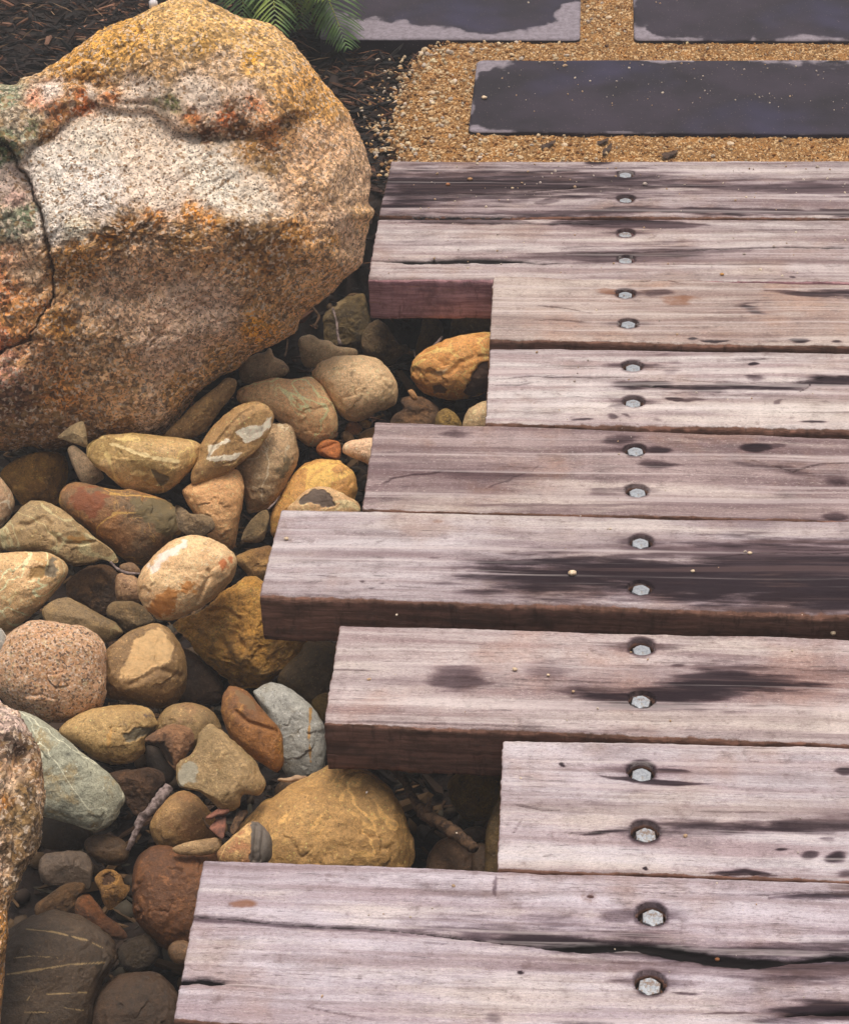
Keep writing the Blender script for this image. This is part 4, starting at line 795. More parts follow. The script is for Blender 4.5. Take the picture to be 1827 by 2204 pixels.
stone('pale grey saddle shaped stone in front of the mossy rock', 'B', [(945, 430), (1000, 392), (1060, 392), (1120, 430), (1200, 440), (1260, 485), (1400, 505), (1430, 555), (1350, 620), (1200, 640), (1100, 660), (1030, 665), (980, 640), (950, 540)], (166, 152, 124), (146, 132, 104), (130, 112, 80), z=-.12, d=.02, T=.7, seed=43)
stone('mossy dark green angular rock below the second farthest sleeper', 'B', [(1030, 350), (1080, 270), (1200, 165), (1300, 95), (1440, 55), (1490, 60), (1520, 200), (1560, 350), (1570, 480), (1500, 580), (1300, 540), (1150, 460), (1050, 420)], (104, 92, 44), (78, 66, 34), (128, 104, 52), z=-.17, T=.7, kind='rough', fac=2, seed=44.2, patches=[('B', [(1040, 340), (1180, 190), (1300, 100), (1320, 110), (1230, 200), (1100, 320)], (146, 122, 84), 6, 0)])
stone('brown grey lumpy rock right of the mossy rock', 'B', [(1480, 360), (1580, 265), (1660, 300), (1730, 400), (1790, 480), (1830, 470), (1850, 520), (1800, 560), (1740, 620), (1670, 640), (1580, 610), (1500, 570), (1460, 470)], (122, 102, 66), (92, 74, 48), (138, 104, 70), z=-.17, d=.01, T=.8, kind='rough', fac=2, seed=46)
stone('small reddish angular stone fragment below the grey egg stone', 'B', [(1320, 1190), (1345, 1130), (1390, 1100), (1440, 1130), (1470, 1180), (1420, 1220), (1350, 1225)], (170, 106, 58), (136, 80, 44), (186, 130, 80), z=-.15, fac=3, kind='rough')
stone('tiny golden nugget touching the reddish angular fragment', 'B', [(1445, 1110), (1500, 1095), (1545, 1125), (1520, 1165), (1470, 1160)], (196, 150, 80), (150, 104, 52), (206, 168, 100), z=-.15, kind='rough')
stone('small tan stone half hidden under the left end of the mauve sleeper', 'B', [(1440, 1240), (1480, 1190), (1560, 1160), (1640, 1170), (1640, 1260), (1540, 1270), (1460, 1265)], (168, 124, 70), (140, 100, 54), (150, 110, 62), z=-.17)
stone('tiny brown stone just left of the small half hidden tan stone', 'B', [(1290, 1220), (1340, 1190), (1400, 1240), (1390, 1290), (1320, 1280)], (142, 106, 66), (108, 80, 52), (130, 100, 66), z=-.16)
stone('bright orange terracotta pebble with a dark notch', 'E', [(1280, 250), (1330, 190), (1400, 180), (1470, 200), (1485, 260), (1470, 350), (1400, 340), (1310, 310)], (196, 102, 36), (170, 84, 28), (150, 78, 32), z=-.15, d=.02, fac=2, seed=50.5, dents=[('E', [(1300, 260), (1370, 240), (1440, 210)], 12, .002)])
stone('pinkish white stone emerging under the frayed end of the mauve sleeper', 'E', [(1500, 240), (1550, 195), (1640, 175), (1741, 165), (1850, 200), (1850, 350), (1741, 400), (1680, 370), (1580, 330), (1510, 290)], (206, 172, 144), (186, 148, 116), (176, 122, 90), z=-.12, T=.8)
stone('smooth orange stone behind the pale stone with a dark chip', 'E', [(905, 800), (960, 700), (1030, 580), (1100, 480), (1180, 390), (1280, 345), (1390, 342), (1490, 370), (1570, 430), (1610, 500), (1615, 600), (1590, 700), (1600, 850), (1300, 1000), (950, 1000), (900, 900)], (202, 146, 72), (184, 124, 54), (170, 112, 48), z=-.165, T=.8, seed=52, spots=.2)
stone('pale stone with a dark glassy chip, cut off by the long middle sleeper', 'E', [(1040, 750), (1100, 690), (1180, 610), (1260, 575), (1350, 570), (1450, 600), (1560, 660), (1630, 710), (1640, 800), (1500, 870), (1200, 880), (1050, 830)], (200, 164, 120), (186, 146, 102), (176, 134, 90), z=-.13, d=.03, T=.7, seed=53.8, patches=[('E', [(1130, 700), (1180, 640), (1250, 595), (1340, 590), (1400, 640), (1450, 740), (1330, 740), (1280, 715), (1180, 715)], (74, 60, 54), 3, .003)])
stone('dark olive leaf shaped stone beside the left end of the long middle sleeper', 'E', [(655, 1020), (690, 920), (740, 850), (810, 780), (870, 765), (890, 830), (870, 930), (845, 1010), (800, 1035), (720, 1035)], (120, 104, 62), (92, 80, 48), (140, 120, 76), z=-.13, d=.02, T=.6, cuts=((0, 1, .2, .6),), kind='rough', amp=.015)
stone('glossy orange stone with two dark chips, between the far sleepers ends', 'C', [(670, 850), (700, 790), (760, 720), (860, 640), (980, 580), (1150, 530), (1300, 490), (1500, 470), (1650, 520), (1700, 800), (1600, 1050), (1460, 1120), (1350, 1165), (1150, 1200), (1000, 1185), (850, 1140), (760, 1080), (700, 1000), (672, 930)], (214, 152, 84), (206, 132, 50), (188, 116, 46), z=-.13, T=.8, seed=56.1, rough=.5,
      patches=[('C', [(1230, 1110), (1290, 1000), (1330, 900), (1400, 800), (1500, 780), (1500, 1100), (1300, 1170)], (84, 64, 58), 3, .003), ('C', [(900, 1045), (980, 1035), (1060, 1085), (1020, 1130), (920, 1120)], (96, 72, 54), 3, .002), ('C', [(920, 870), (1060, 860), (1040, 940), (940, 920)], (218, 184, 140), 8, 0)], dents=[('C', [(680, 880), (850, 900), (960, 930), (1080, 920), (1200, 800), (1350, 740), (1500, 730)], 28, .0025)])
stone('brown hollowed stone under the glossy orange stone', 'C', [(440, 1480), (480, 1370), (580, 1300), (560, 1200), (650, 1160), (800, 1170), (900, 1230), (970, 1300), (980, 1450), (930, 1560), (700, 1600), (500, 1560)], (118, 82, 48), (88, 60, 38), (140, 96, 60), z=-.19, kind='rough', T=.7, seed=57, dents=[('C', [(480, 1450), (560, 1380), (700, 1370), (850, 1340)], 60, .006)])
stone('tiny tan tab shaped pebble lying on the brown hollowed stone', 'C', [(635, 1100), (680, 1085), (720, 1130), (740, 1190), (690, 1200), (650, 1140)], (176, 124, 72), (146, 98, 56), (160, 112, 64), z=-.13, d=.01)
stone('small mustard stone at the far edge of the mauve sleeper', 'C', [(925, 1450), (940, 1370), (970, 1320), (1040, 1290), (1110, 1320), (1180, 1390), (1210, 1500), (1100, 1560), (950, 1530)], (154, 122, 46), (120, 92, 36), (130, 104, 50), z=-.15, kind='rough', fac=2)
stone('smooth light grey stone in the corner between white and mauve sleepers', 'C', [(1220, 1500), (1235, 1400), (1270, 1320), (1340, 1260), (1460, 1210), (1600, 1250), (1650, 1450), (1500, 1600), (1280, 1600)], (188, 176, 144), (170, 158, 126), (160, 146, 112), z=-.13)
stone('dark olive upright stone behind the glossy orange stone', 'C', [(720, 640), (770, 460), (800, 330), (900, 300), (990, 360), (1010, 480), (950, 600), (850, 720), (760, 740)], (112, 88, 42), (86, 66, 34), (98, 80, 44), z=-.2, T=.8)
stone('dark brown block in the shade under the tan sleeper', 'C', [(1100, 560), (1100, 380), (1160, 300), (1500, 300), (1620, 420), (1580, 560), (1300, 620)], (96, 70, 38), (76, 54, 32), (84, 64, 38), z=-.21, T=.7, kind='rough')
# ---- gold rock and neighbours
stone('big jagged golden rock jutting out from under the long middle sleeper', 'G', [(100, 740), (200, 690), (340, 640), (450, 540), (560, 460), (700, 355), (760, 350), (900, 420), (1050, 560), (1150, 760), (1215, 965), (1200, 1010), (1110, 1050), (1040, 1110), (940, 1180), (850, 1235), (760, 1275), (680, 1280), (600, 1260), (500, 1180), (400, 1090), (290, 990), (200, 860), (120, 800)],
      (190, 134, 46), (150, 104, 40), (204, 158, 84), z=-.175, T=.62, kind='rough', cuts=((-.7, .4, .35, .62), (-.6, -.8, .95, .68), (.6, -.4, .4, .75)), seed=61.8, rough=.5, dents=[('G', [(480, 860), (560, 1000), (640, 1150), (680, 1250)], 30, .006), ('G', [(400, 640), (520, 620), (640, 700)], 20, .004), ('G', [(620, 850), (680, 940)], 26, .007)])
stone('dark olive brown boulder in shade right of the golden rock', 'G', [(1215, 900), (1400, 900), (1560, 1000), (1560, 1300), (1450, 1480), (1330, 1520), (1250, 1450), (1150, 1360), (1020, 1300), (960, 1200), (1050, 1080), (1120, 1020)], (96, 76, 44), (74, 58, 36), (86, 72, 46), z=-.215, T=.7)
stone('speckled brown gold stone under the left end of the long middle sleeper', 'G', [(610, 190), (680, 150), (800, 115), (900, 100), (1000, 220), (950, 360), (850, 430), (740, 370), (680, 300), (630, 250)], (160, 118, 58), (118, 80, 42), (184, 144, 84), z=-.15, kind='rough', T=.8)
stone('oval rust and gold stone leaning on the blue grey stone', 'G', [(495, 1400), (520, 1310), (570, 1265), (640, 1275), (720, 1320), (790, 1400), (870, 1500), (950, 1590), (990, 1680), (1010, 1800), (1000, 1920), (950, 1980), (860, 1930), (740, 1850), (640, 1780), (560, 1680), (510, 1560), (490, 1480)], (158, 104, 52), (126, 82, 44), (184, 132, 66), z=-.11, d=.035, T=.9, seed=65.5, spots=.7, patches=[('G', [(600, 1300), (700, 1330), (780, 1430), (790, 1470), (700, 1450), (640, 1380)], (122, 92, 58), 5, .001)], dents=[('G', [(620, 1480), (700, 1560), (820, 1600), (960, 1640)], 18, .004)])
stone('smooth blue grey stone with a faint ochre seam, beside the smoky sleeper', 'G', [(760, 1330), (780, 1290), (870, 1240), (950, 1240), (1050, 1280), (1160, 1360), (1260, 1460), (1330, 1560), (1360, 1700), (1360, 1850), (1330, 2000), (1240, 2070), (1140, 2070), (1040, 2020), (980, 1900), (940, 1700), (860, 1500)], (176, 172, 162), (158, 154, 146), (146, 136, 118), z=-.14, T=.7, seed=67.3, spots=.15, patches=[('G', [(1228, 1450), (1240, 1450), (1225, 1640), (1240, 1900), (1225, 1900), (1212, 1640)], (176, 132, 70), 2.5, 0)])
stone('small greenish gold stone beneath the blue grey stones upper edge', 'G', [(1240, 1400), (1300, 1340), (1400, 1330), (1400, 1500), (1340, 1560), (1280, 1480)], (134, 104, 46), (104, 82, 40), (120, 96, 48), z=-.19)
# ---- lower bed
stone('tan stone with a grey broken corner below the granite cobble', 'H', [(380, 220), (440, 150), (560, 90), (660, 65), (780, 52), (900, 60), (970, 85), (1005, 150), (1010, 190), (960, 250), (930, 300), (930, 350), (880, 400), (800, 425), (690, 425), (600, 390), (520, 330), (430, 280)], (176, 146, 92), (152, 120, 70), (140, 110, 62), z=-.14, d=.02, T=.85, seed=70.4,
      patches=[('H', [(790, 250), (860, 205), (960, 195), (1010, 185), (960, 240), (880, 270), (800, 300)], (104, 94, 74), 4, .003), ('H', [(690, 250), (720, 180), (730, 190), (705, 330), (690, 330)], (196, 150, 86), 3, 0), ('H', [(920, 110), (960, 105), (980, 130), (940, 140)], (110, 88, 70), 4, 0)])
stone('large smooth blue green stone slanting beside the front granite boulder', 'H', [(60, 90), (130, 90), (230, 125), (330, 190), (440, 280), (540, 370), (640, 440), (720, 510), (775, 580), (795, 650), (770, 740), (720, 810), (650, 850), (590, 862), (500, 830), (400, 790), (300, 770), (200, 740), (100, 550), (30, 300), (20, 150)], (176, 172, 148), (152, 150, 130), (170, 144, 98), z=-.12, d=.02, T=.75, seed=72.7, spots=.25, rough=.7)
stone('rounded olive brown stone behind the reddish cupped flake', 'G', [(-45, 1560), (0, 1480), (60, 1430), (140, 1405), (240, 1402), (340, 1430), (420, 1480), (475, 1560), (490, 1640), (430, 1720), (300, 1780), (120, 1800), (0, 1740), (-50, 1650)], (142, 116, 72), (120, 96, 58), (138, 96, 62), z=-.155, T=.85)
stone('reddish brown cupped flake with a raised pale rim', 'H', [(930, 275), (1000, 220), (1080, 185), (1160, 180), (1230, 210), (1250, 280), (1200, 370), (1140, 450), (1125, 470), (1080, 420), (1050, 370), (1020, 320), (960, 300)], (150, 104, 70), (120, 80, 54), (104, 74, 54), z=-.12, d=.03, T=.6, fac=2, seed=75, kind='rough', patches=[('H', [(940, 290), (1050, 290), (1090, 350), (1120, 450), (1060, 400), (1000, 330)], (60, 48, 42), 3, .006)])
stone('angular grey olive stone with a notched lower edge, above the big tan stone', 'J', [(180, 75), (215, 30), (245, 18), (290, 50), (340, 95), (400, 150), (460, 200), (490, 260), (515, 320), (485, 375), (420, 370), (395, 380), (385, 430), (340, 455), (290, 450), (250, 410), (190, 360), (130, 345), (85, 325), (75, 260), (85, 210), (140, 180), (170, 140)], (160, 140, 98), (134, 112, 72), (144, 112, 66), z=-.09, d=.04, T=.75, fac=3, seed=77.7, patches=[('J', [(80, 330), (80, 240), (140, 190), (180, 240), (170, 300)], (168, 158, 136), 7, 0)])
stone('rounded rusty tan stone below the angular grey olive stone', 'H', [(965, 850), (985, 770), (1040, 690), (1110, 625), (1190, 600), (1270, 640), (1340, 720), (1390, 800), (1380, 900), (1300, 960), (1150, 975), (1020, 960)], (158, 122, 72), (132, 98, 56), (146, 96, 52), z=-.15, T=.85)
stone('flat pale stone resting on the big red brown stone', 'J', [(50, 640), (120, 610), (200, 595), (285, 590), (290, 640), (230, 672), (90, 672)], (156, 128, 90), (132, 104, 70), (144, 112, 76), z=-.13, d=.03, T=.7)
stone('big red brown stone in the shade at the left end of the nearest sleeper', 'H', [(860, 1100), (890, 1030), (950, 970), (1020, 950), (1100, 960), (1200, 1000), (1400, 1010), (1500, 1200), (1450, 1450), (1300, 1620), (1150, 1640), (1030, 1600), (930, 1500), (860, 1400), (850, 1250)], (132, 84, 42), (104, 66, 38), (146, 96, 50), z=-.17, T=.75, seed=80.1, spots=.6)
stone('biggest smooth tan stone, a rounded triangle filling the gap between two sleepers', 'J', [(270, 700), (320, 620), (380, 540), (480, 440), (600, 350), (720, 280), (800, 240), (880, 225), (980, 235), (1070, 280), (1140, 340), (1190, 430), (1220, 520), (1245, 600), (1245, 700), (1200, 800), (1000, 850), (700, 850), (450, 820), (310, 780)], (180, 138, 78), (158, 118, 62), (164, 128, 74), z=-.155, T=.75, seed=82.6, spots=.3)
stone('small stone half tan, half layered dark grey, in front of the big tan stone', 'J', [(275, 660), (330, 600), (400, 540), (450, 505), (490, 520), (530, 560), (548, 610), (535, 700), (450, 750), (350, 740), (290, 710)], (176, 138, 86), (156, 116, 70), (170, 100, 62), z=-.115, d=.05, T=.75, seed=84.4, patches=[('J', [(440, 500), (490, 510), (560, 590), (560, 720), (430, 720), (445, 600)], (96, 90, 84), 3, .001)], dents=[('J', [(470, 530), (462, 620), (455, 700)], 8, .004), ('J', [(505, 550), (495, 640), (490, 700)], 6, .003)])
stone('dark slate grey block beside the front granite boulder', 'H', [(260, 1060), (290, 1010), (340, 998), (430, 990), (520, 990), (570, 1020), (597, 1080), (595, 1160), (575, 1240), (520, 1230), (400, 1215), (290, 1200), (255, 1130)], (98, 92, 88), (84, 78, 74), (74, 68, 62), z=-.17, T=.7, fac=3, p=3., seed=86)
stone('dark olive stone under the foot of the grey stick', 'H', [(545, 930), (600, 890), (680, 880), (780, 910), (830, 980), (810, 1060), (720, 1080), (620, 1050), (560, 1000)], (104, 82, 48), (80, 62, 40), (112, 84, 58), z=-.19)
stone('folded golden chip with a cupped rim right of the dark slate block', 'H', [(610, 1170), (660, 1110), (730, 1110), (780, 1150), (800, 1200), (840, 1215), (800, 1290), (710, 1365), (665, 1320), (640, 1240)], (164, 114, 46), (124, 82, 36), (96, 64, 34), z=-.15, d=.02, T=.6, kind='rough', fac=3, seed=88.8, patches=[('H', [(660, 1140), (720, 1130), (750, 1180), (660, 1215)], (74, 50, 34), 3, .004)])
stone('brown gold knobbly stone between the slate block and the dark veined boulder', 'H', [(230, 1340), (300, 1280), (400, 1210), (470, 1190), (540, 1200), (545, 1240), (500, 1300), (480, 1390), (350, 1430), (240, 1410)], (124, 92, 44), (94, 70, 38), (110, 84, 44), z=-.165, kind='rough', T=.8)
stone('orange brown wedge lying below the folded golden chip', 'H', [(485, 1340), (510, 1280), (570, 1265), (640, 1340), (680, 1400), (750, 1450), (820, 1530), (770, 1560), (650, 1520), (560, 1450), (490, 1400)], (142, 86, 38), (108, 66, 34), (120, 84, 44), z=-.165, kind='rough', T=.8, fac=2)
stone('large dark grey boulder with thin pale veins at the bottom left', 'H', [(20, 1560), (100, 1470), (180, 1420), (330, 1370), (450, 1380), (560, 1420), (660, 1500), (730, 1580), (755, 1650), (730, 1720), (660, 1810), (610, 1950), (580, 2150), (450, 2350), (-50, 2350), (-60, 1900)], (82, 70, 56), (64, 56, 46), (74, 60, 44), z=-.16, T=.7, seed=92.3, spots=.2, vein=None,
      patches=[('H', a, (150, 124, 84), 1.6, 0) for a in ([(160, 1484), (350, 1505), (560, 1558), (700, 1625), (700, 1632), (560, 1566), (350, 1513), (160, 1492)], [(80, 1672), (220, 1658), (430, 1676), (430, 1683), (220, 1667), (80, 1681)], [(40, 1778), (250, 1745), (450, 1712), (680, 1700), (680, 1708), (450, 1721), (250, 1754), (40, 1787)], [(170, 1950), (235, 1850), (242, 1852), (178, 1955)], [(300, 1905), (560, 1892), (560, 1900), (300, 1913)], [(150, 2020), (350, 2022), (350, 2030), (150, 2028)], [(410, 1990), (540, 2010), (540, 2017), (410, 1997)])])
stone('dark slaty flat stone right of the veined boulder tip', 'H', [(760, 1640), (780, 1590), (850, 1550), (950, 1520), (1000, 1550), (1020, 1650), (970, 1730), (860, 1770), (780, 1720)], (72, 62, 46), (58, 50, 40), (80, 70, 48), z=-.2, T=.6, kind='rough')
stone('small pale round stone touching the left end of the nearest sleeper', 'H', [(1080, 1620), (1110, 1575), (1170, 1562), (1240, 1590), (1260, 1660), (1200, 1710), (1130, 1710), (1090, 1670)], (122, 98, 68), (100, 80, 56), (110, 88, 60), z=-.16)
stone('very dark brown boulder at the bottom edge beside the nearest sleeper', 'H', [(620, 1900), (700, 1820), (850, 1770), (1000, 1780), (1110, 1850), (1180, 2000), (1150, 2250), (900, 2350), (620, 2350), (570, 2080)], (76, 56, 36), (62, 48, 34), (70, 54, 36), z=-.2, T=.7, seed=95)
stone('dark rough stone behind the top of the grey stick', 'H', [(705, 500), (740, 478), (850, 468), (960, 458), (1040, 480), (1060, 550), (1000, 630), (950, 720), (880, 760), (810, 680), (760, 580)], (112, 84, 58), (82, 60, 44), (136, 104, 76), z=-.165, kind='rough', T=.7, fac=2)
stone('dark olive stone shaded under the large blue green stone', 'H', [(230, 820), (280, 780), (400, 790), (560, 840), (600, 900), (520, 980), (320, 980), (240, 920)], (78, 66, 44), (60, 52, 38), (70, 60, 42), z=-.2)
stone('dark golden layered rock in the gap under the smoky sleeper', 'J', [(1420, 330), (1480, 260), (1600, 230), (1720, 260), (1740, 420), (1650, 490), (1530, 500), (1460, 440)], (134, 104, 40), (98, 74, 34), (120, 92, 44), z=-.19, kind='rough', T=.7, seed=98)
stone('dark brown round stone under the driftwood branch', 'J', [(1330, 680), (1370, 610), (1440, 585), (1530, 610), (1575, 700), (1570, 830), (1400, 850), (1320, 780)], (96, 66, 42), (74, 52, 36), (86, 62, 42), z=-.2)
stone('thin olive stone standing along the square cut end of the shortest sleeper', 'J', [(1610, 700), (1615, 560), (1650, 450), (1690, 390), (1760, 400), (1780, 750), (1700, 850), (1610, 830)], (110, 86, 42), (88, 68, 36), (98, 78, 42), z=-.16, T=.8)
stone('small dark stone right of the driftwood tip', 'J', [(1550, 640), (1600, 615), (1645, 660), (1640, 740), (1600, 800), (1550, 770)], (84, 62, 44), (66, 50, 38), (76, 58, 42), z=-.18)
stone('small flat brown stone above the driftwood tip', 'J', [(1500, 555), (1560, 530), (1615, 545), (1620, 590), (1550, 605)], (92, 70, 48), (70, 54, 40), (84, 64, 44), z=-.19)
stone('small brown stone wedged between the blue grey stone and the big tan one', 'J', [(560, 350), (600, 300), (680, 284), (740, 300), (690, 350), (620, 400), (570, 400)], (112, 84, 52), (86, 64, 42), (130, 102, 70), z=-.16)
stone('small mustard stone left above the big tan stone', 'J', [(480, 440), (510, 400), (570, 385), (640, 400), (600, 460), (520, 480)], (150, 112, 48), (124, 90, 40), (136, 100, 46), z=-.165)
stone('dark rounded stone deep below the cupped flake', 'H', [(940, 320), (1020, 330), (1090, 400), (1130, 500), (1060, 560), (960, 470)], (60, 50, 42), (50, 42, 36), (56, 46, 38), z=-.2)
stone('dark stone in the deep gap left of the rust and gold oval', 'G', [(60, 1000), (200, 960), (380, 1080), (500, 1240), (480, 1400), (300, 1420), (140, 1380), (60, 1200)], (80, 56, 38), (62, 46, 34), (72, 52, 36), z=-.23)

# ------------------------------------------------------------------ big boulder
def rock(name, label, out, C, T, back, ns, nr, colour_fn, relief_fn, seed, p=2.3):
    XY, H, RR, Fc, (r, u, w), rad, Tm = body(out, C, ns, nr, T, back, p)
    L = np.stack([XY[:, 0], XY[:, 1], H], 1)
    W0 = C + L[:, :1] * r + L[:, 1:2] * u + L[:, 2:] * w
    # photo position of the outline plane point (independent of relief)
    flat = C + L[:, :1] * r + L[:, 1:2] * u; s = proj(flat)
    front = (RR < 1.001)
    rel = relief_fn(s, L) * np.where(front, 1, 0) * np.clip((1 - RR) * 9, 0, 1)
    L[:, 2] += rel
    q = L / rad; nrm = q / (np.linalg.norm(q, axis=1)[:, None] + 1e-6)
    dsp = .010 * fbm(L * 7 + seed, 3) + .0022 * fbm(L * 45 + seed, 4, .6) + .0014 * fbm(L * 300 + seed, 2)
    L = L + nrm * dsp[:, None] * np.where(front, 1, 1.5)[:, None]
    W = C + L[:, :1] * r + L[:, 1:2] * u + L[:, 2:] * w
    o = mesh(name, W, Fc, granite_mat('granite', seed), True, loc=C, attrs={'patch': colour_fn(s, L)})
    tag(o, label, 'boulder'); return o
bo = np.concatenate([S('K', [(-260, 700), (-200, 430), (-60, 360), (50, 350), (100, 310), (200, 265), (340, 190), (510, 100), (580, 60), (660, 25), (760, 5), (830, 5), (900, 30), (1000, 70), (1120, 115), (1180, 160), (1240, 230), (1290, 310), (1350, 390), (1430, 490), (1490, 590), (1520, 680), (1530, 780), (1520, 850), (1540, 875), (1538, 905), (1520, 930), (1500, 1040)]),
                     S('L', [(1490, 230), (1420, 290), (1330, 370), (1240, 440), (1210, 500), (1130, 540), (1040, 580), (960, 650), (860, 720), (760, 820), (690, 900), (620, 935), (500, 950), (370, 960), (200, 995), (130, 985), (0, 1010), (-200, 1000), (-330, 700), (-340, 300)])])
Cb = None
foot = U(350, 955, -.13); cpx = area_c(catmull(bo))[1]
wv = -ray(*cpx); dd_ = ray(*cpx); Cb = CAMP + dd_ * (((foot - CAMP) @ wv) / (dd_ @ wv))
ridge = S('K', [(-60, 640), (60, 650), (170, 600), (300, 520), (400, 465), (520, 480), (620, 490), (720, 560), (850, 592), (980, 600), (1080, 560), (1180, 500), (1300, 470)])
crackl = np.concatenate([S('K', [(-30, 520), (20, 590), (70, 650), (110, 730), (150, 820), (180, 900), (205, 1000), (215, 1060)]), S('L', [(230, 230), (242, 290), (245, 350), (200, 400), (180, 470), (140, 530), (60, 560), (0, 580), (-60, 590)])])
fold = S('K', [(120, 690), (150, 620), (175, 600)])
def relief(s, L):
    n1 = fbm(L * 9 + 3, 3)
    sw = s + 9 * np.stack([fbm(L * 26, 5, .65), fbm(L * 26 + 7, 5, .65)], 1)
    ry = np.interp(sw[:, 0], ridge[:, 0], ridge[:, 1]); above = ry - sw[:, 1]                  # px above the ledge line
    lip = .018 * sst(-5, 7, above) * np.exp(-np.clip(above, 0, None) / 75.) * sst(760, 540, sw[:, 0]) * (.55 + .45 * sst(300, 400, sw[:, 0]))
    # small ledge behind: plateau then rise towards the top
    r2 = S('K', [(-50, 366), (200, 368), (330, 395), (420, 412), (520, 405), (600, 380), (800, 360), (1000, 370)]); y2 = np.interp(sw[:, 0], r2[:, 0], r2[:, 1]); a2 = y2 - sw[:, 1]
    step = -.026 * sst(-10, 10, a2) * sst(330, 180, sw[:, 0]) * np.exp(-np.clip(a2, 0, None) / 90.)
    c1 = seg_dist(sw, crackl); cr = -.022 * np.exp(-(c1 / (2.6 + 1.6 * np.clip(n1, -1, 1))) ** 2) - .008 * np.exp(-(c1 / 14.) ** 2)
    fd = seg_dist(sw, fold); cr = cr - .01 * np.exp(-(fd / 5) ** 2)
    pocket = S('K', [(600, 455)])[0]; cr = cr - .010 * np.exp(-(((sw[:, 0] - pocket[0]) / 30) ** 2 + ((sw[:, 1] - pocket[1]) / 6) ** 2))
    holl = S('K', [(860, 580)])[0]; hl = -.022 * np.exp(-(((sw[:, 0] - holl[0]) / 85) ** 2 + ((sw[:, 1] - holl[1]) / 16) ** 2))
    # bright facet: planar slope between ledge and golden belly
    bel = S('K', [(650, 940)])[0]; belly = .026 * np.exp(-(((sw[:, 0] - bel[0]) / 330) ** 2 + ((sw[:, 1] - bel[1]) / 95) ** 2))
    fy = np.clip((486 - sw[:, 1]) / 200., 0, 1.15); xm = sst(20, 120, sw[:, 0]) * sst(640, 480, sw[:, 0]); dent = -.046 * fy * xm * np.exp(-np.clip(above, 0, None) / 110.)
    left = -.02 * sst(10, -10, (sw[:, 0] - np.interp(sw[:, 1], crackl[:, 1], crackl[:, 0]))) * (sw[:, 1] > crackl[0, 1])
    pits = -.006 * sst(.25, .7, fbm(L * 38 + 11, 3)) * sst(430, 520, sw[:, 1])
    knob = S('K', [(1530, 890)])[0]
    return lip + step + cr + hl + belly + dent + left + pits + .010 * n1 + .016 * fbm(L * np.array([5, 9, 5]) + 21, 3) * sst(470, 560, s[:, 1]) - .0028 * np.exp(-(fbm((L @ np.array([[.8, -.6, 0], [.6, .8, 0], [0, 0, 1.]])) * np.array([4, 11, 4]) + 31, 5, .65) / .10) ** 2)
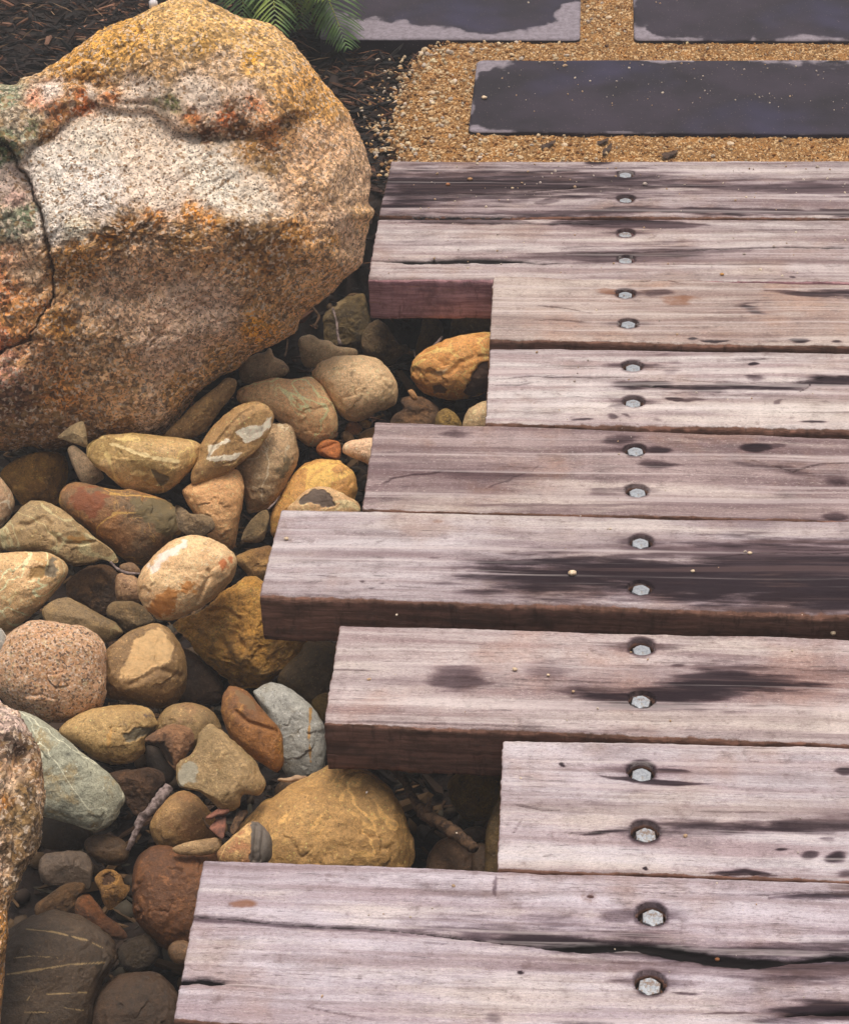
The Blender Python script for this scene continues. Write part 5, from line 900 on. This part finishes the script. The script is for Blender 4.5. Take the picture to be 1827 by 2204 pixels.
BP = [('K', 300, 280, 90, (190, 138, 66)), ('K', 500, 180, 110, (198, 146, 70)), ('K', 720, 90, 120, (212, 164, 84)), ('K', 950, 120, 120, (206, 160, 88)), ('K', 1120, 240, 110, (204, 158, 92)), ('K', 1280, 420, 110, (196, 144, 78)),
      ('K', 650, 290, 90, (172, 134, 92)), ('K', 900, 310, 100, (190, 154, 118)), ('K', 850, 230, 60, (176, 132, 66)), ('K', 1020, 270, 50, (192, 140, 50)), ('K', 350, 340, 60, (168, 122, 66)),
      ('K', 230, 378, 45, (226, 208, 198)), ('K', 600, 395, 60, (216, 198, 178)), ('K', 820, 400, 75, (224, 204, 184)), ('K', 980, 420, 60, (214, 184, 156)), ('K', 400, 405, 26, (206, 190, 172)),
      ('K', 270, 480, 45, (150, 88, 44)), ('K', 360, 445, 42, (158, 88, 46)), ('K', 460, 440, 32, (170, 104, 60)), ('K', 220, 560, 32, (132, 88, 44)), ('K', 180, 440, 35, (198, 140, 112)), ('K', 780, 500, 45, (176, 108, 62)), ('K', 920, 490, 50, (160, 88, 46)), ('K', 1010, 460, 35, (196, 124, 80)),
      ('K', 850, 565, 42, (96, 58, 32)), ('K', 960, 560, 36, (104, 66, 38)), ('K', 1080, 600, 55, (170, 112, 66)), ('K', 1000, 660, 38, (164, 118, 66)), ('K', 1090, 720, 36, (112, 82, 46)), ('K', 1180, 530, 45, (120, 84, 48)),
      ('K', 420, 600, 80, (232, 216, 200)), ('K', 250, 700, 75, (238, 226, 214)), ('K', 600, 650, 90, (226, 206, 186)), ('K', 820, 680, 75, (232, 216, 200)), ('K', 400, 780, 90, (240, 230, 218)), ('K', 650, 790, 80, (228, 208, 192)), ('K', 900, 780, 70, (238, 224, 208)), ('K', 1040, 850, 60, (232, 212, 192)), ('K', 230, 900, 60, (240, 228, 214)), ('K', 330, 960, 45, (240, 222, 196)), ('K', 1120, 800, 45, (206, 168, 130)),
      ('K', 1300, 620, 110, (200, 154, 112)), ('K', 1430, 760, 90, (206, 164, 120)), ('K', 1380, 950, 80, (206, 164, 124)), ('K', 1480, 900, 60, (204, 158, 104)), ('K', 1250, 800, 80, (198, 154, 112)),
      ('K', 520, 930, 42, (140, 92, 38)), ('K', 640, 890, 42, (178, 112, 38)), ('K', 780, 880, 45, (182, 116, 40)), ('K', 860, 920, 36, (166, 108, 44)), ('K', 430, 1000, 42, (166, 110, 48)), ('K', 620, 960, 42, (104, 68, 34)), ('K', 760, 990, 50, (150, 106, 60)), ('K', 1020, 990, 60, (118, 82, 44)), ('K', 930, 960, 40, (120, 82, 42)), ('K', 1180, 980, 50, (180, 124, 62)),
      ('L', 500, 100, 70, (110, 74, 38)), ('L', 320, 200, 80, (174, 122, 66)), ('L', 620, 220, 90, (196, 150, 110)), ('L', 850, 180, 80, (190, 142, 98)), ('L', 1050, 200, 80, (150, 104, 60)), ('L', 1350, 110, 50, (206, 146, 58)), ('L', 1250, 250, 90, (196, 148, 100)), ('L', 500, 350, 120, (202, 158, 120)), ('L', 800, 400, 120, (208, 166, 132)), ('L', 1050, 470, 45, (206, 142, 52)), ('L', 1100, 360, 70, (176, 132, 88)),
      ('L', 700, 560, 120, (206, 164, 130)), ('L', 400, 560, 110, (190, 148, 108)), ('L', 900, 620, 70, (176, 132, 84)), ('L', 280, 480, 55, (172, 118, 56)), ('L', 500, 700, 100, (196, 150, 106)), ('L', 750, 720, 70, (180, 136, 88)), ('L', 280, 740, 70, (190, 128, 70)), ('L', 620, 830, 60, (186, 156, 130)), ('L', 470, 880, 70, (156, 116, 76)), ('L', 250, 880, 80, (136, 100, 68)), ('L', 80, 770, 70, (110, 76, 58)), ('L', 80, 920, 70, (150, 110, 76)), ('L', 300, 960, 60, (110, 78, 50)),
      ('K', 50, 410, 45, (124, 128, 104)), ('K', 90, 500, 45, (156, 140, 120)), ('K', 30, 640, 50, (98, 104, 74)), ('K', 60, 740, 50, (196, 172, 160)), ('K', 110, 900, 45, (104, 110, 86)), ('K', 40, 980, 60, (112, 112, 96)), ('K', 150, 560, 28, (120, 124, 92)), ('K', 90, 820, 36, (188, 150, 136)), ('K', 700, 445, 26, (110, 112, 72)), ('K', 640, 425, 20, (120, 118, 80)),
      ('L', 60, 190, 60, (204, 150, 112)), ('L', 40, 330, 60, (196, 124, 80)), ('L', 130, 250, 55, (212, 170, 124)), ('L', 90, 430, 60, (204, 140, 80)), ('L', 20, 500, 50, (180, 110, 74)), ('L', 60, 640, 60, (182, 130, 108)), ('L', 170, 620, 60, (184, 134, 94))]
def bcol(s, L):
    sw = s + 15 * np.stack([fbm(L * 20 + 2, 4, .6), fbm(L * 20 + 13, 4, .6)], 1) + 7 * np.stack([pn(L * 120 + 2), pn(L * 120 + 13)], 1)
    num = np.zeros((len(s), 3)); den = np.full(len(s), 1e-6)
    for reg, x, y, r_, c in BP:
        k = REG[reg][2]; p_ = S(reg, [(x, y)])[0]; q_ = ((sw - p_) ** 2).sum(1) / (r_ / k * .95) ** 2
        wgt = 1 / (q_ ** 2.1 + .03)
        num += wgt[:, None] * np.array(lin(tuple(min(250, q * w_) for q, w_ in zip(c, (1.13, 1.13, 1.12))))); den += wgt
    c = num / den[:, None]; lum = c.sum(1) / 3; pale = sst(.38, .62, lum)
    cr = np.exp(-(seg_dist(s, crackl) / 3.5) ** 2); c = c * (1 - .6 * cr[:, None])
    return np.concatenate([c, pale[:, None]], 1)
rock('boulder', 'huge rough orange and white granite boulder with a cracked pale face', bo, Cb, .62, 1.1, 620, 250, bcol, relief, 4.2, p=2.5)

# front granite boulder at the lower left
fo = S('H', [(-420, 500), (-330, 60), (-180, -60), (0, 20), (50, 60), (110, 110), (150, 180), (210, 270), (250, 350), (275, 430), (285, 520), (290, 620), (270, 730), (250, 850), (220, 960), (190, 1070), (150, 1190), (110, 1290), (70, 1340), (60, 1450), (65, 1550), (45, 1700), (35, 1800), (10, 2000), (-40, 2250), (-300, 2300), (-450, 1400)])
cp = area_c(catmull(fo))[1]; C2 = U(cp[0], cp[1], .02)
FP = [('H', 40, 60, 60, (214, 186, 172)), ('H', 100, 200, 60, (196, 168, 154)), ('H', 60, 330, 60, (110, 86, 70)), ('H', 180, 330, 50, (124, 96, 74)), ('H', 60, 480, 60, (190, 152, 120)), ('H', 240, 480, 50, (170, 128, 92)), ('H', 60, 560, 50, (216, 184, 150)), ('H', 160, 620, 60, (112, 88, 60)), ('H', 250, 620, 40, (196, 160, 126)), ('H', 20, 700, 30, (196, 132, 66)), ('H', 100, 800, 60, (130, 104, 70)), ('H', 180, 900, 60, (166, 134, 98)), ('H', 100, 1040, 60, (120, 94, 66)), ('H', 20, 900, 40, (206, 170, 136)), ('H', 20, 1100, 50, (214, 178, 146)), ('H', 30, 1300, 50, (190, 146, 104)), ('H', 30, 1500, 50, (206, 144, 76)), ('H', 20, 1700, 50, (176, 124, 74)), ('H', 90, 1250, 40, (150, 122, 92))]
def fcol(s, L):
    sw = s + 10 * np.stack([fbm(L * 24 + 2, 4, .6), fbm(L * 24 + 13, 4, .6)], 1); num = np.zeros((len(s), 3)); den = np.full(len(s), 1e-6)
    for reg, x, y, r_, c in FP:
        k = REG[reg][2]; p_ = S(reg, [(x, y)])[0]; q_ = ((sw - p_) ** 2).sum(1) / (r_ / k) ** 2; wgt = 1 / (q_ ** 2 + .03); num += wgt[:, None] * np.array(lin(c)); den += wgt
    c = num / den[:, None]; return np.concatenate([c, sst(.4, .65, c.sum(1) / 3)[:, None]], 1)
def frel(s, L):
    g = S('H', [(120, 380), (40, 620), (50, 900), (60, 1200), (70, 1400)]); d = seg_dist(s, g)
    return -.012 * np.exp(-(d / 14) ** 2) + .012 * fbm(L * 16 + 5, 4)
rock('boulder', 'rough pink granite boulder entering at the lower left corner', fo, C2, .8, 1., 420, 170, fcol, frel, 9.1)

# ================================================================== STICKS, LEAVES, GRIT
def tube(name, pts3, rads, mat, label, cat, seg=14, smooth=True, group=None, parent=None):
    P = np.array(pts3, float); n0 = len(P); t = np.linspace(0, n0 - 1, (n0 - 1) * 9 + 1)
    Q = np.stack([np.interp(t, range(n0), P[:, k]) for k in range(3)], 1)
    for _ in range(5): Q[1:-1] = (Q[:-2] + 2 * Q[1:-1] + Q[2:]) / 4
    R = np.interp(t, range(n0), rads); V = []
    for i, c in enumerate(Q):
        d = Q[min(i + 1, len(Q) - 1)] - Q[max(i - 1, 0)]; d /= np.linalg.norm(d) + 1e-9
        a = np.cross(d, [.1, .2, 1]); a /= np.linalg.norm(a); b = np.cross(d, a)
        for k in range(seg):
            an = 2 * math.pi * k / seg; V.append(c + R[i] * (a * math.cos(an) + b * math.sin(an)))
    V = np.array(V); V += ((V - np.repeat(Q, seg, 0)) / np.repeat(R, seg)[:, None]) * (np.repeat(R, seg) * (.2 * fbm(V * 90, 3) + .28 * fbm(V * 260, 3) + .3 * fbm(V * 30 + 9, 2)))[:, None]
    m = len(Q); f = [(i * seg + k, i * seg + (k + 1) % seg, (i + 1) * seg + (k + 1) % seg, (i + 1) * seg + k) for i in range(m - 1) for k in range(seg)]
    f += [tuple(range(seg))[::-1], tuple((m - 1) * seg + k for k in range(seg))]
    o = mesh(name, V, f, mat, smooth, loc=Q[0], parent=parent)
    if label: tag(o, label, cat, group)
    return o
def at(reg, x, y, z):
    a, b = S(reg, [(x, y)])[0]; return U(a, b, z)
grey_bark = flat_mat('grey_bark', (158, 138, 132), (84, 68, 62), 140., .9, .8, .003)
brown_bark = flat_mat('brown_bark', (112, 84, 60), (52, 38, 30), 140., .9, .85, .004)
st_ = tube('driftwood_stick', [at('H', 1090, 575, -.07), at('H', 1030, 650, -.075), at('H', 960, 735, -.082), at('H', 905, 790, -.09), at('H', 870, 880, -.1), at('H', 822, 985, -.115)], [.0052, .0056, .0046, .0050, .0040, .0036], grey_bark, 'bleached grey stick bent in the middle, leaning among dark stones at lower left', 'stick')
tube('driftwood_branch', [at('J', 1120, 215, -.12), at('J', 1200, 290, -.13), at('J', 1260, 400, -.13), at('J', 1310, 470, -.135), at('J', 1400, 520, -.13), at('J', 1480, 580, -.125), at('J', 1555, 640, -.12)], [.0034, .0046, .005, .0088, .0062, .0072, .0062], brown_bark, 'brown broken branch in the shaded gap beside the big tan stone', 'branch')
fk_ = tube('side_shoot', [at('J', 1310, 470, -.135), at('J', 1335, 430, -.12), at('J', 1325, 385, -.11)], [.006, .004, .001], brown_bark, None, None); fk_.parent = bpy.data.objects['driftwood_branch']; fk_.location = fk_.location - bpy.data.objects['driftwood_branch'].location
tube('twig', [at('B', 1020, 120, -.1), at('B', 1120, 240, -.12), at('B', 1060, 330, -.13)], [.002, .0025, .002], brown_bark, 'thin twig lying across the left of the mossy rock', 'twig')
tube('twig', [at('B', 1225, 170, -.1), at('B', 1258, 290, -.11), at('B', 1265, 400, -.12), at('B', 1285, 470, -.12)], [.0016, .002, .0018, .003], grey_bark, 'thin pale upright twig in front of the mossy rock', 'twig')
tube('twig', [at('F', 925, 235, -.1), at('F', 980, 290, -.1), at('F', 1060, 325, -.1), at('F', 1170, 330, -.1)], [.0022, .0022, .002, .0016], grey_bark, 'curved grey twig between the olive beaked stone and the cream rust stone', 'twig')
tube('twig', [at('E', 975, 650, -.09), at('E', 940, 700, -.095), at('E', 880, 760, -.1)], [.0009, .0011, .0014], grey_bark, 'fine pale tendril at the top of the dark leaf shaped stone', 'twig')
tube('twig', [at('C', 1000, 525, -.1), at('C', 950, 580, -.1), at('C', 880, 640, -.1)], [.0024, .002, .0008], grey_bark, 'short cream splinter resting on the glossy orange stone', 'twig')
tube('twig', [at('C', 700, 660, -.13), at('C', 715, 750, -.13)], [.0008, .0008], grey_bark, 'hair thin straw left of the glossy orange stone', 'twig')
tube('twig', [at('B', 850, 430, -.13), at('B', 840, 520, -.14), at('B', 825, 570, -.14)], [.0014, .002, .0015], brown_bark, 'short brown twig in the dark gap right of the grey wing stone', 'twig')
def chip(reg, pts, z, mat, label, name='bark_chip', cat='bark chip', th=.003, group=None, warp=.004):
    out = S(reg, pts); V = []; n_ = len(out)
    c = resample(catmull(out, 6), 36); cen = c.mean(0); P3 = np.array([U(a, b, z) for a, b in c]); ce = U(cen[0], cen[1], z)
    rings = [1, .96, .6, .25]; V = []
    for sgn in (1, -1):
        for i, k in enumerate(rings):
            for p3 in P3:
                q = ce + (p3 - ce) * k; hh = sgn * th * (0 if i == 0 else .5) + warp * float(fbm(np.array([q * 60]), 2)[0]); V.append(q + np.array([0, 0, hh]))
    n2 = 36; f = []
    for sgn in (0, 1):
        o0 = sgn * 4 * n2
        for i in range(3):
            for k in range(n2):
                t = (o0 + i * n2 + k, o0 + i * n2 + (k + 1) % n2, o0 + (i + 1) * n2 + (k + 1) % n2, o0 + (i + 1) * n2 + k); f.append(t if sgn == 0 else t[::-1])
        f.append(tuple(o0 + 3 * n2 + k for k in range(n2)))
    o = mesh(name, V, f, mat, True, loc=ce); tag(o, label, cat, group); return o
redb = flat_mat('red_bark', (150, 98, 78), (92, 62, 52), 80., .8, .85, .002); dry_leaf = flat_mat('dry_leaf', (196, 112, 62), (140, 78, 46), 90., .5, .8, .001)
chip('J', [(215, 485), (260, 460), (325, 448), (330, 462), (270, 482)], -.09, redb, 'reddish bark sliver lying left above the big tan stone')
chip('J', [(235, 545), (270, 500), (315, 485), (315, 540), (300, 600), (265, 570)], -.1, redb, 'broad brown bark flake pointing down beside the layered small stone')
chip('J', [(335, 545), (360, 500), (400, 460), (428, 452), (400, 505), (355, 560)], -.1, brown_bark, 'curled dark bark flake at the left shoulder of the big tan stone')
chip('J', [(200, 495), (225, 520), (245, 545), (225, 535)], -.11, brown_bark, 'tiny bark splinter touching the broad brown flake')
chip('O', [(792, 488), (820, 484), (852, 490), (838, 502), (812, 504), (800, 498)], -.035, dry_leaf, 'dry orange leaf caught in the wide gap between sleepers', 'dry_leaf', 'leaf', .0012)
chip('J', [(575, 305), (640, 288), (722, 290), (700, 300), (620, 306)], -.11, flat_mat('pale_bark', (176, 146, 116), (130, 100, 74), 70.), 'pale curved bark strip above the big tan stone')
for pts, lb in (([(640, 520), (690, 500), (680, 515), (650, 530)], 'black bark chip on gravel, leftmost of four before the far sleeper'), ([(840, 505), (878, 495), (872, 510), (846, 514)], 'black bark chip on gravel under the middle of the long paver'),
                ([(858, 540), (890, 512), (886, 535), (866, 555)], 'brown upright bark chip on gravel beside the farthest sleeper'), ([(1070, 552), (1125, 540), (1120, 553), (1085, 566)], 'black bark chip on gravel, rightmost of four before the far sleeper')):
    chip('M', pts, -.004, flat_mat('dark_bark', (84, 62, 48), (50, 38, 32), 70.), lb, th=.0014, group='bark chips on the gravel')
# bits of gravel strayed on to the sleepers and pavers: the larger ones one by one, the finest as grit
pebm = flat_mat('pale_grit', (226, 206, 178), (176, 142, 106), 260., .6, .8, .001)
def pebble(reg, x, y, r_, label, mat=pebm, z=.0, group=None):
    V, Fc = ico(); me_rs = np.random.RandomState(int(x * 7 + y) % 9999); c = at(reg, x, y, z)
    # one subdivision for a rounder grain
    Vl = V.tolist(); mid = {}; F2 = []
    def md(a, b):
        k = (min(a, b), max(a, b))
        if k not in mid:
            p_ = (np.array(Vl[a]) + Vl[b]) / 2; p_ /= np.linalg.norm(p_) / 1.0; Vl.append((p_ * 1.0).tolist()); mid[k] = len(Vl) - 1
        return mid[k]
    for a, b, c_ in Fc: ab, bc_, ca_ = md(a, b), md(b, c_), md(c_, a); F2 += [(a, ab, ca_), (b, bc_, ab), (c_, ca_, bc_), (ab, bc_, ca_)]
    W = np.array(Vl); W = W * (1 + .22 * fbm(W * 1.4 + x, 3))[:, None] * r_ * .82 * np.array([me_rs.uniform(.9, 1.3), me_rs.uniform(.8, 1.1), .7]) + c + np.array([0, 0, r_ * .5])
    o = mesh('pebble', W, np.array(F2), mat, True, loc=c); tag(o, label, 'pebble', group); return o
pebble('O', 750, 311, .0055, 'largest pale gravel crumb on the black stain of the long middle sleeper')
pebble('O', 1181, 301, .0029, 'small pale crumb right of the bolts on the black stained sleeper')
pebble('E', 1033, 1012, .0036, 'single cream pebble near the left end of the long middle sleeper')
pebble('M', 306, 664, .0046, 'rusty brown crumb on the farthest sleeper, lower of two', flat_mat('rust_grit', (176, 116, 76), (130, 84, 56), 260.))
pebble('M', 385, 645, .0046, 'tan crumb on the farthest sleeper, upper of two', flat_mat('tan_grit', (190, 146, 104), (150, 108, 70), 260.))
pebble('M', 435, 354, .0058, 'pinkish pebble near the left corner of the long paver')
pebble('M', 248, 341, .0085, 'large white pebble on the gravel left of the long paver', z=-.012)
pebble('M', 880, 70, .0075, 'white pebble in the gravel strip between the two top pavers', z=-.012)
pebble('M', 722, 527, .0070, 'white pebble on gravel between the long paver and farthest sleeper, left of centre', z=-.012)
pebble('M', 1315, 522, .0070, 'white pebble on gravel between the long paver and farthest sleeper, right of centre', z=-.012)
pebble('M', 1048, 483, .0068, 'cream pebble pressed against the near edge of the long paver', z=-.01)
pebble('O', 545, 653, .0034, 'cream crumb on the smoky sleeper left of its bolts')
pebble('O', 664, 672, .0022, 'tiny cream crumb on the smoky sleeper nearer its bolts')
pebble('O', 1681, 524, .0048, 'pale pebble at the right end of the wide gap between sleepers', z=-.03)
pebble('O', 1385, 236, .0028, 'cream crumb in the long crack of the black stained sleeper')
pebble('M', 536, 676, .003, 'pale crumb in the middle of the dark stain on the farthest sleeper')
pebble('M', 1285, 985, .0034, 'ochre crumb on the second farthest sleeper right of its bolts', flat_mat('ochre_grit', (204, 150, 88), (160, 112, 60), 260.))
pebble('Q', 1268, 860, .0034, 'orange crumb lying in the black rot of the nearest sleeper', flat_mat('orange_grit', (150, 98, 62), (110, 70, 46), 260.), z=-.008)
# white chip standing on the boulder crest
wc = U(331, 10, 0); wd_ = ray(331, 10)
pt = CAMP + wd_ * np.linalg.norm(Cb - CAMP) * 1.0; V, Fc = ico(); W = V * np.array([.006, .005, .008]) * 1.2 + pt
tag(mesh('pebble', W, Fc, flat_mat('white_chip', (236, 230, 232), (200, 196, 200), 200.), True, loc=pt), 'small white chip perched on the crest of the huge boulder', 'pebble')
rs = np.random.RandomState(77); pos = []
for (x0, x1, y0, y1, N) in ((-.3, .47, 2.76, 2.95, 110), (-.32, .47, 2.54, 2.72, 55), (-.1, .45, 1.76, 2.5, 45), (-.3, .4, 1.1, 1.72, 45), (-.18, 1.2, 3.16, 3.5, 300), (-.3, 1.2, 3.68, 4.2, 160)):
    x = rs.uniform(x0, x1, N); y = rs.uniform(y0, y1, N); pos.append(np.stack([x, y, np.full(N, .0008)], 1))
pos = np.concatenate(pos); N = len(pos); keepp = np.ones(N, bool); sp = proj(pos)
inb = (pos[:, 1] < 3) | on_paver(pos[:, :2]); pos = pos[inb]; N = len(pos)
tag(scatter('grit', pos, rs.gamma(2.2, .00045, N) + .0004, pal(rs, N, [(206, 188, 166), (176, 146, 116), (176, 160, 150)], .12), rs, grainm, 'grain', .8), kind='stuff')

# ================================================================== FERN-LIKE CYCAD
n = NT('cycad_leaf'); v = n.coord(); a = n.noise(v, 40., 4); c = n.mix(n.mr(a, .35, .65), lin((80, 110, 44)), lin((46, 70, 30))); c = n.mix(n.mr(n.noise(v, 9., 2), .55, .7, 0, .7), c, lin((138, 152, 56))); leaf_m = n.done(c, .5, .4)
n = NT('cycad_rib'); c = lin((150, 150, 62)); rib_m = n.done(c, .6, .3)
cyc = at('T', 560, -60, -.02); root = empty('cycad', cyc); tag(root, 'green feathery cycad behind the boulder beside the top paver', 'plant')
def arc(p0, p1, lift, n_=26):
    t = np.linspace(0, 1, n_)[:, None]; return p0 * (1 - t) + p1 * t + np.array([0, 0, 1]) * lift * 4 * t * (1 - t)
def frond(p0, p1, lift, leaf, droop, nl=54, seed=0):
    rs = np.random.RandomState(seed); A = arc(p0, p1, lift, 60); R = []
    o = tube('frond', A[::6], np.linspace(.0032, .0012, len(A[::6])), rib_m, None, None, 8); o.parent = root; o.location = o.location - root.location
    V = []; f = []
    for i in range(nl):
        t = (i + 1.5) / (nl + 1); k = t * 59; i0 = int(k); c = A[i0] + (A[min(i0 + 1, 59)] - A[i0]) * (k - i0); d = A[min(i0 + 2, 59)] - A[max(i0 - 2, 0)]; d /= np.linalg.norm(d)
        side = np.cross(d, [0, 0, 1]); side /= np.linalg.norm(side)
        for sg in (-1, 1):
            L = leaf * (math.sin(math.pi * min(1, .12 + t * .88)) ** .55) * rs.uniform(.85, 1.1); dirv = side * sg * .75 + d * (.45 + .4 * t) + np.array([0, 0, .25 + rs.uniform(-.12, .12)]); dirv /= np.linalg.norm(dirv)
            wv_ = np.cross(dirv, [0, 0, 1]); wv_ /= np.linalg.norm(wv_) + 1e-9; st0 = len(V); wd = .0034
            for j, (q, ww) in enumerate(((0, .5), (.3, 1.), (.65, .8), (1, .08))):
                cc = c + dirv * L * q - np.array([0, 0, 1]) * droop * L * q * q
                V += [cc - wv_ * wd * ww, cc + wv_ * wd * ww, cc + np.array([0, 0, .0008])]
            for j in range(3):
                a0, b0 = st0 + 3 * j, st0 + 3 * j + 3; f += [(a0, a0 + 2, b0 + 2, b0), (a0 + 2, a0 + 1, b0 + 1, b0 + 2), (a0 + 1, a0, b0, b0 + 1)]
    lf = mesh('leaflets', V, f, leaf_m, False, loc=A[0]); lf.parent = o; lf.location = tuple(float(q) for q in (A[0] - np.array(A[0])))
    return o
tips = [('T', 1190, 430, .0, .10, .09), ('T', 560, 330, .05, .14, .10), ('T', 250, 240, .03, .12, .09), ('T', 900, -120, .06, .14, .10), ('T', 640, -260, .05, .16, .10), ('T', 350, -220, .06, .14, .10), ('T', 100, -40, .04, .12, .09), ('T', 780, 250, .03, .12, .08), ('T', 1000, -10, .12, .15, .10)]
for i, (reg, x, y, z, lift, lf) in enumerate(tips):
    frond(cyc + np.array([0, 0, .03]), at(reg, x, y, z), lift, lf * 1.15, .3, 64, i)
V, Fc = ico(); W = V * np.array([.035, .035, .05]) + cyc + np.array([0, 0, .005]); cr_ = mesh('trunk', W, Fc, brown_bark, True, loc=cyc); cr_.parent = root; cr_.location = (0, 0, 0)

# ================================================================== ADDED HAZE VOLUME, MADE UP TO LIFT THE DARKS
n = NT('added_haze'); n.t.nodes.remove(n.b); pv = n.n('VolumePrincipled'); pv.inputs['Color'].default_value = (.86, .86, .88, 1); pv.inputs['Density'].default_value = .0155
n.t.links.new(pv.outputs[0], n.t.nodes['Material Output'].inputs['Volume'])
hv = np.array([(x, y, z) for x in (-42, 42) for y in (-32, 62) for z in (-1.4, 2.2)], float)
tag(mesh('shadow_lift_haze', hv, [(0, 1, 3, 2), (4, 6, 7, 5), (0, 4, 5, 1), (2, 3, 7, 6), (0, 2, 6, 4), (1, 5, 7, 3)], n.m, False), kind='stuff')
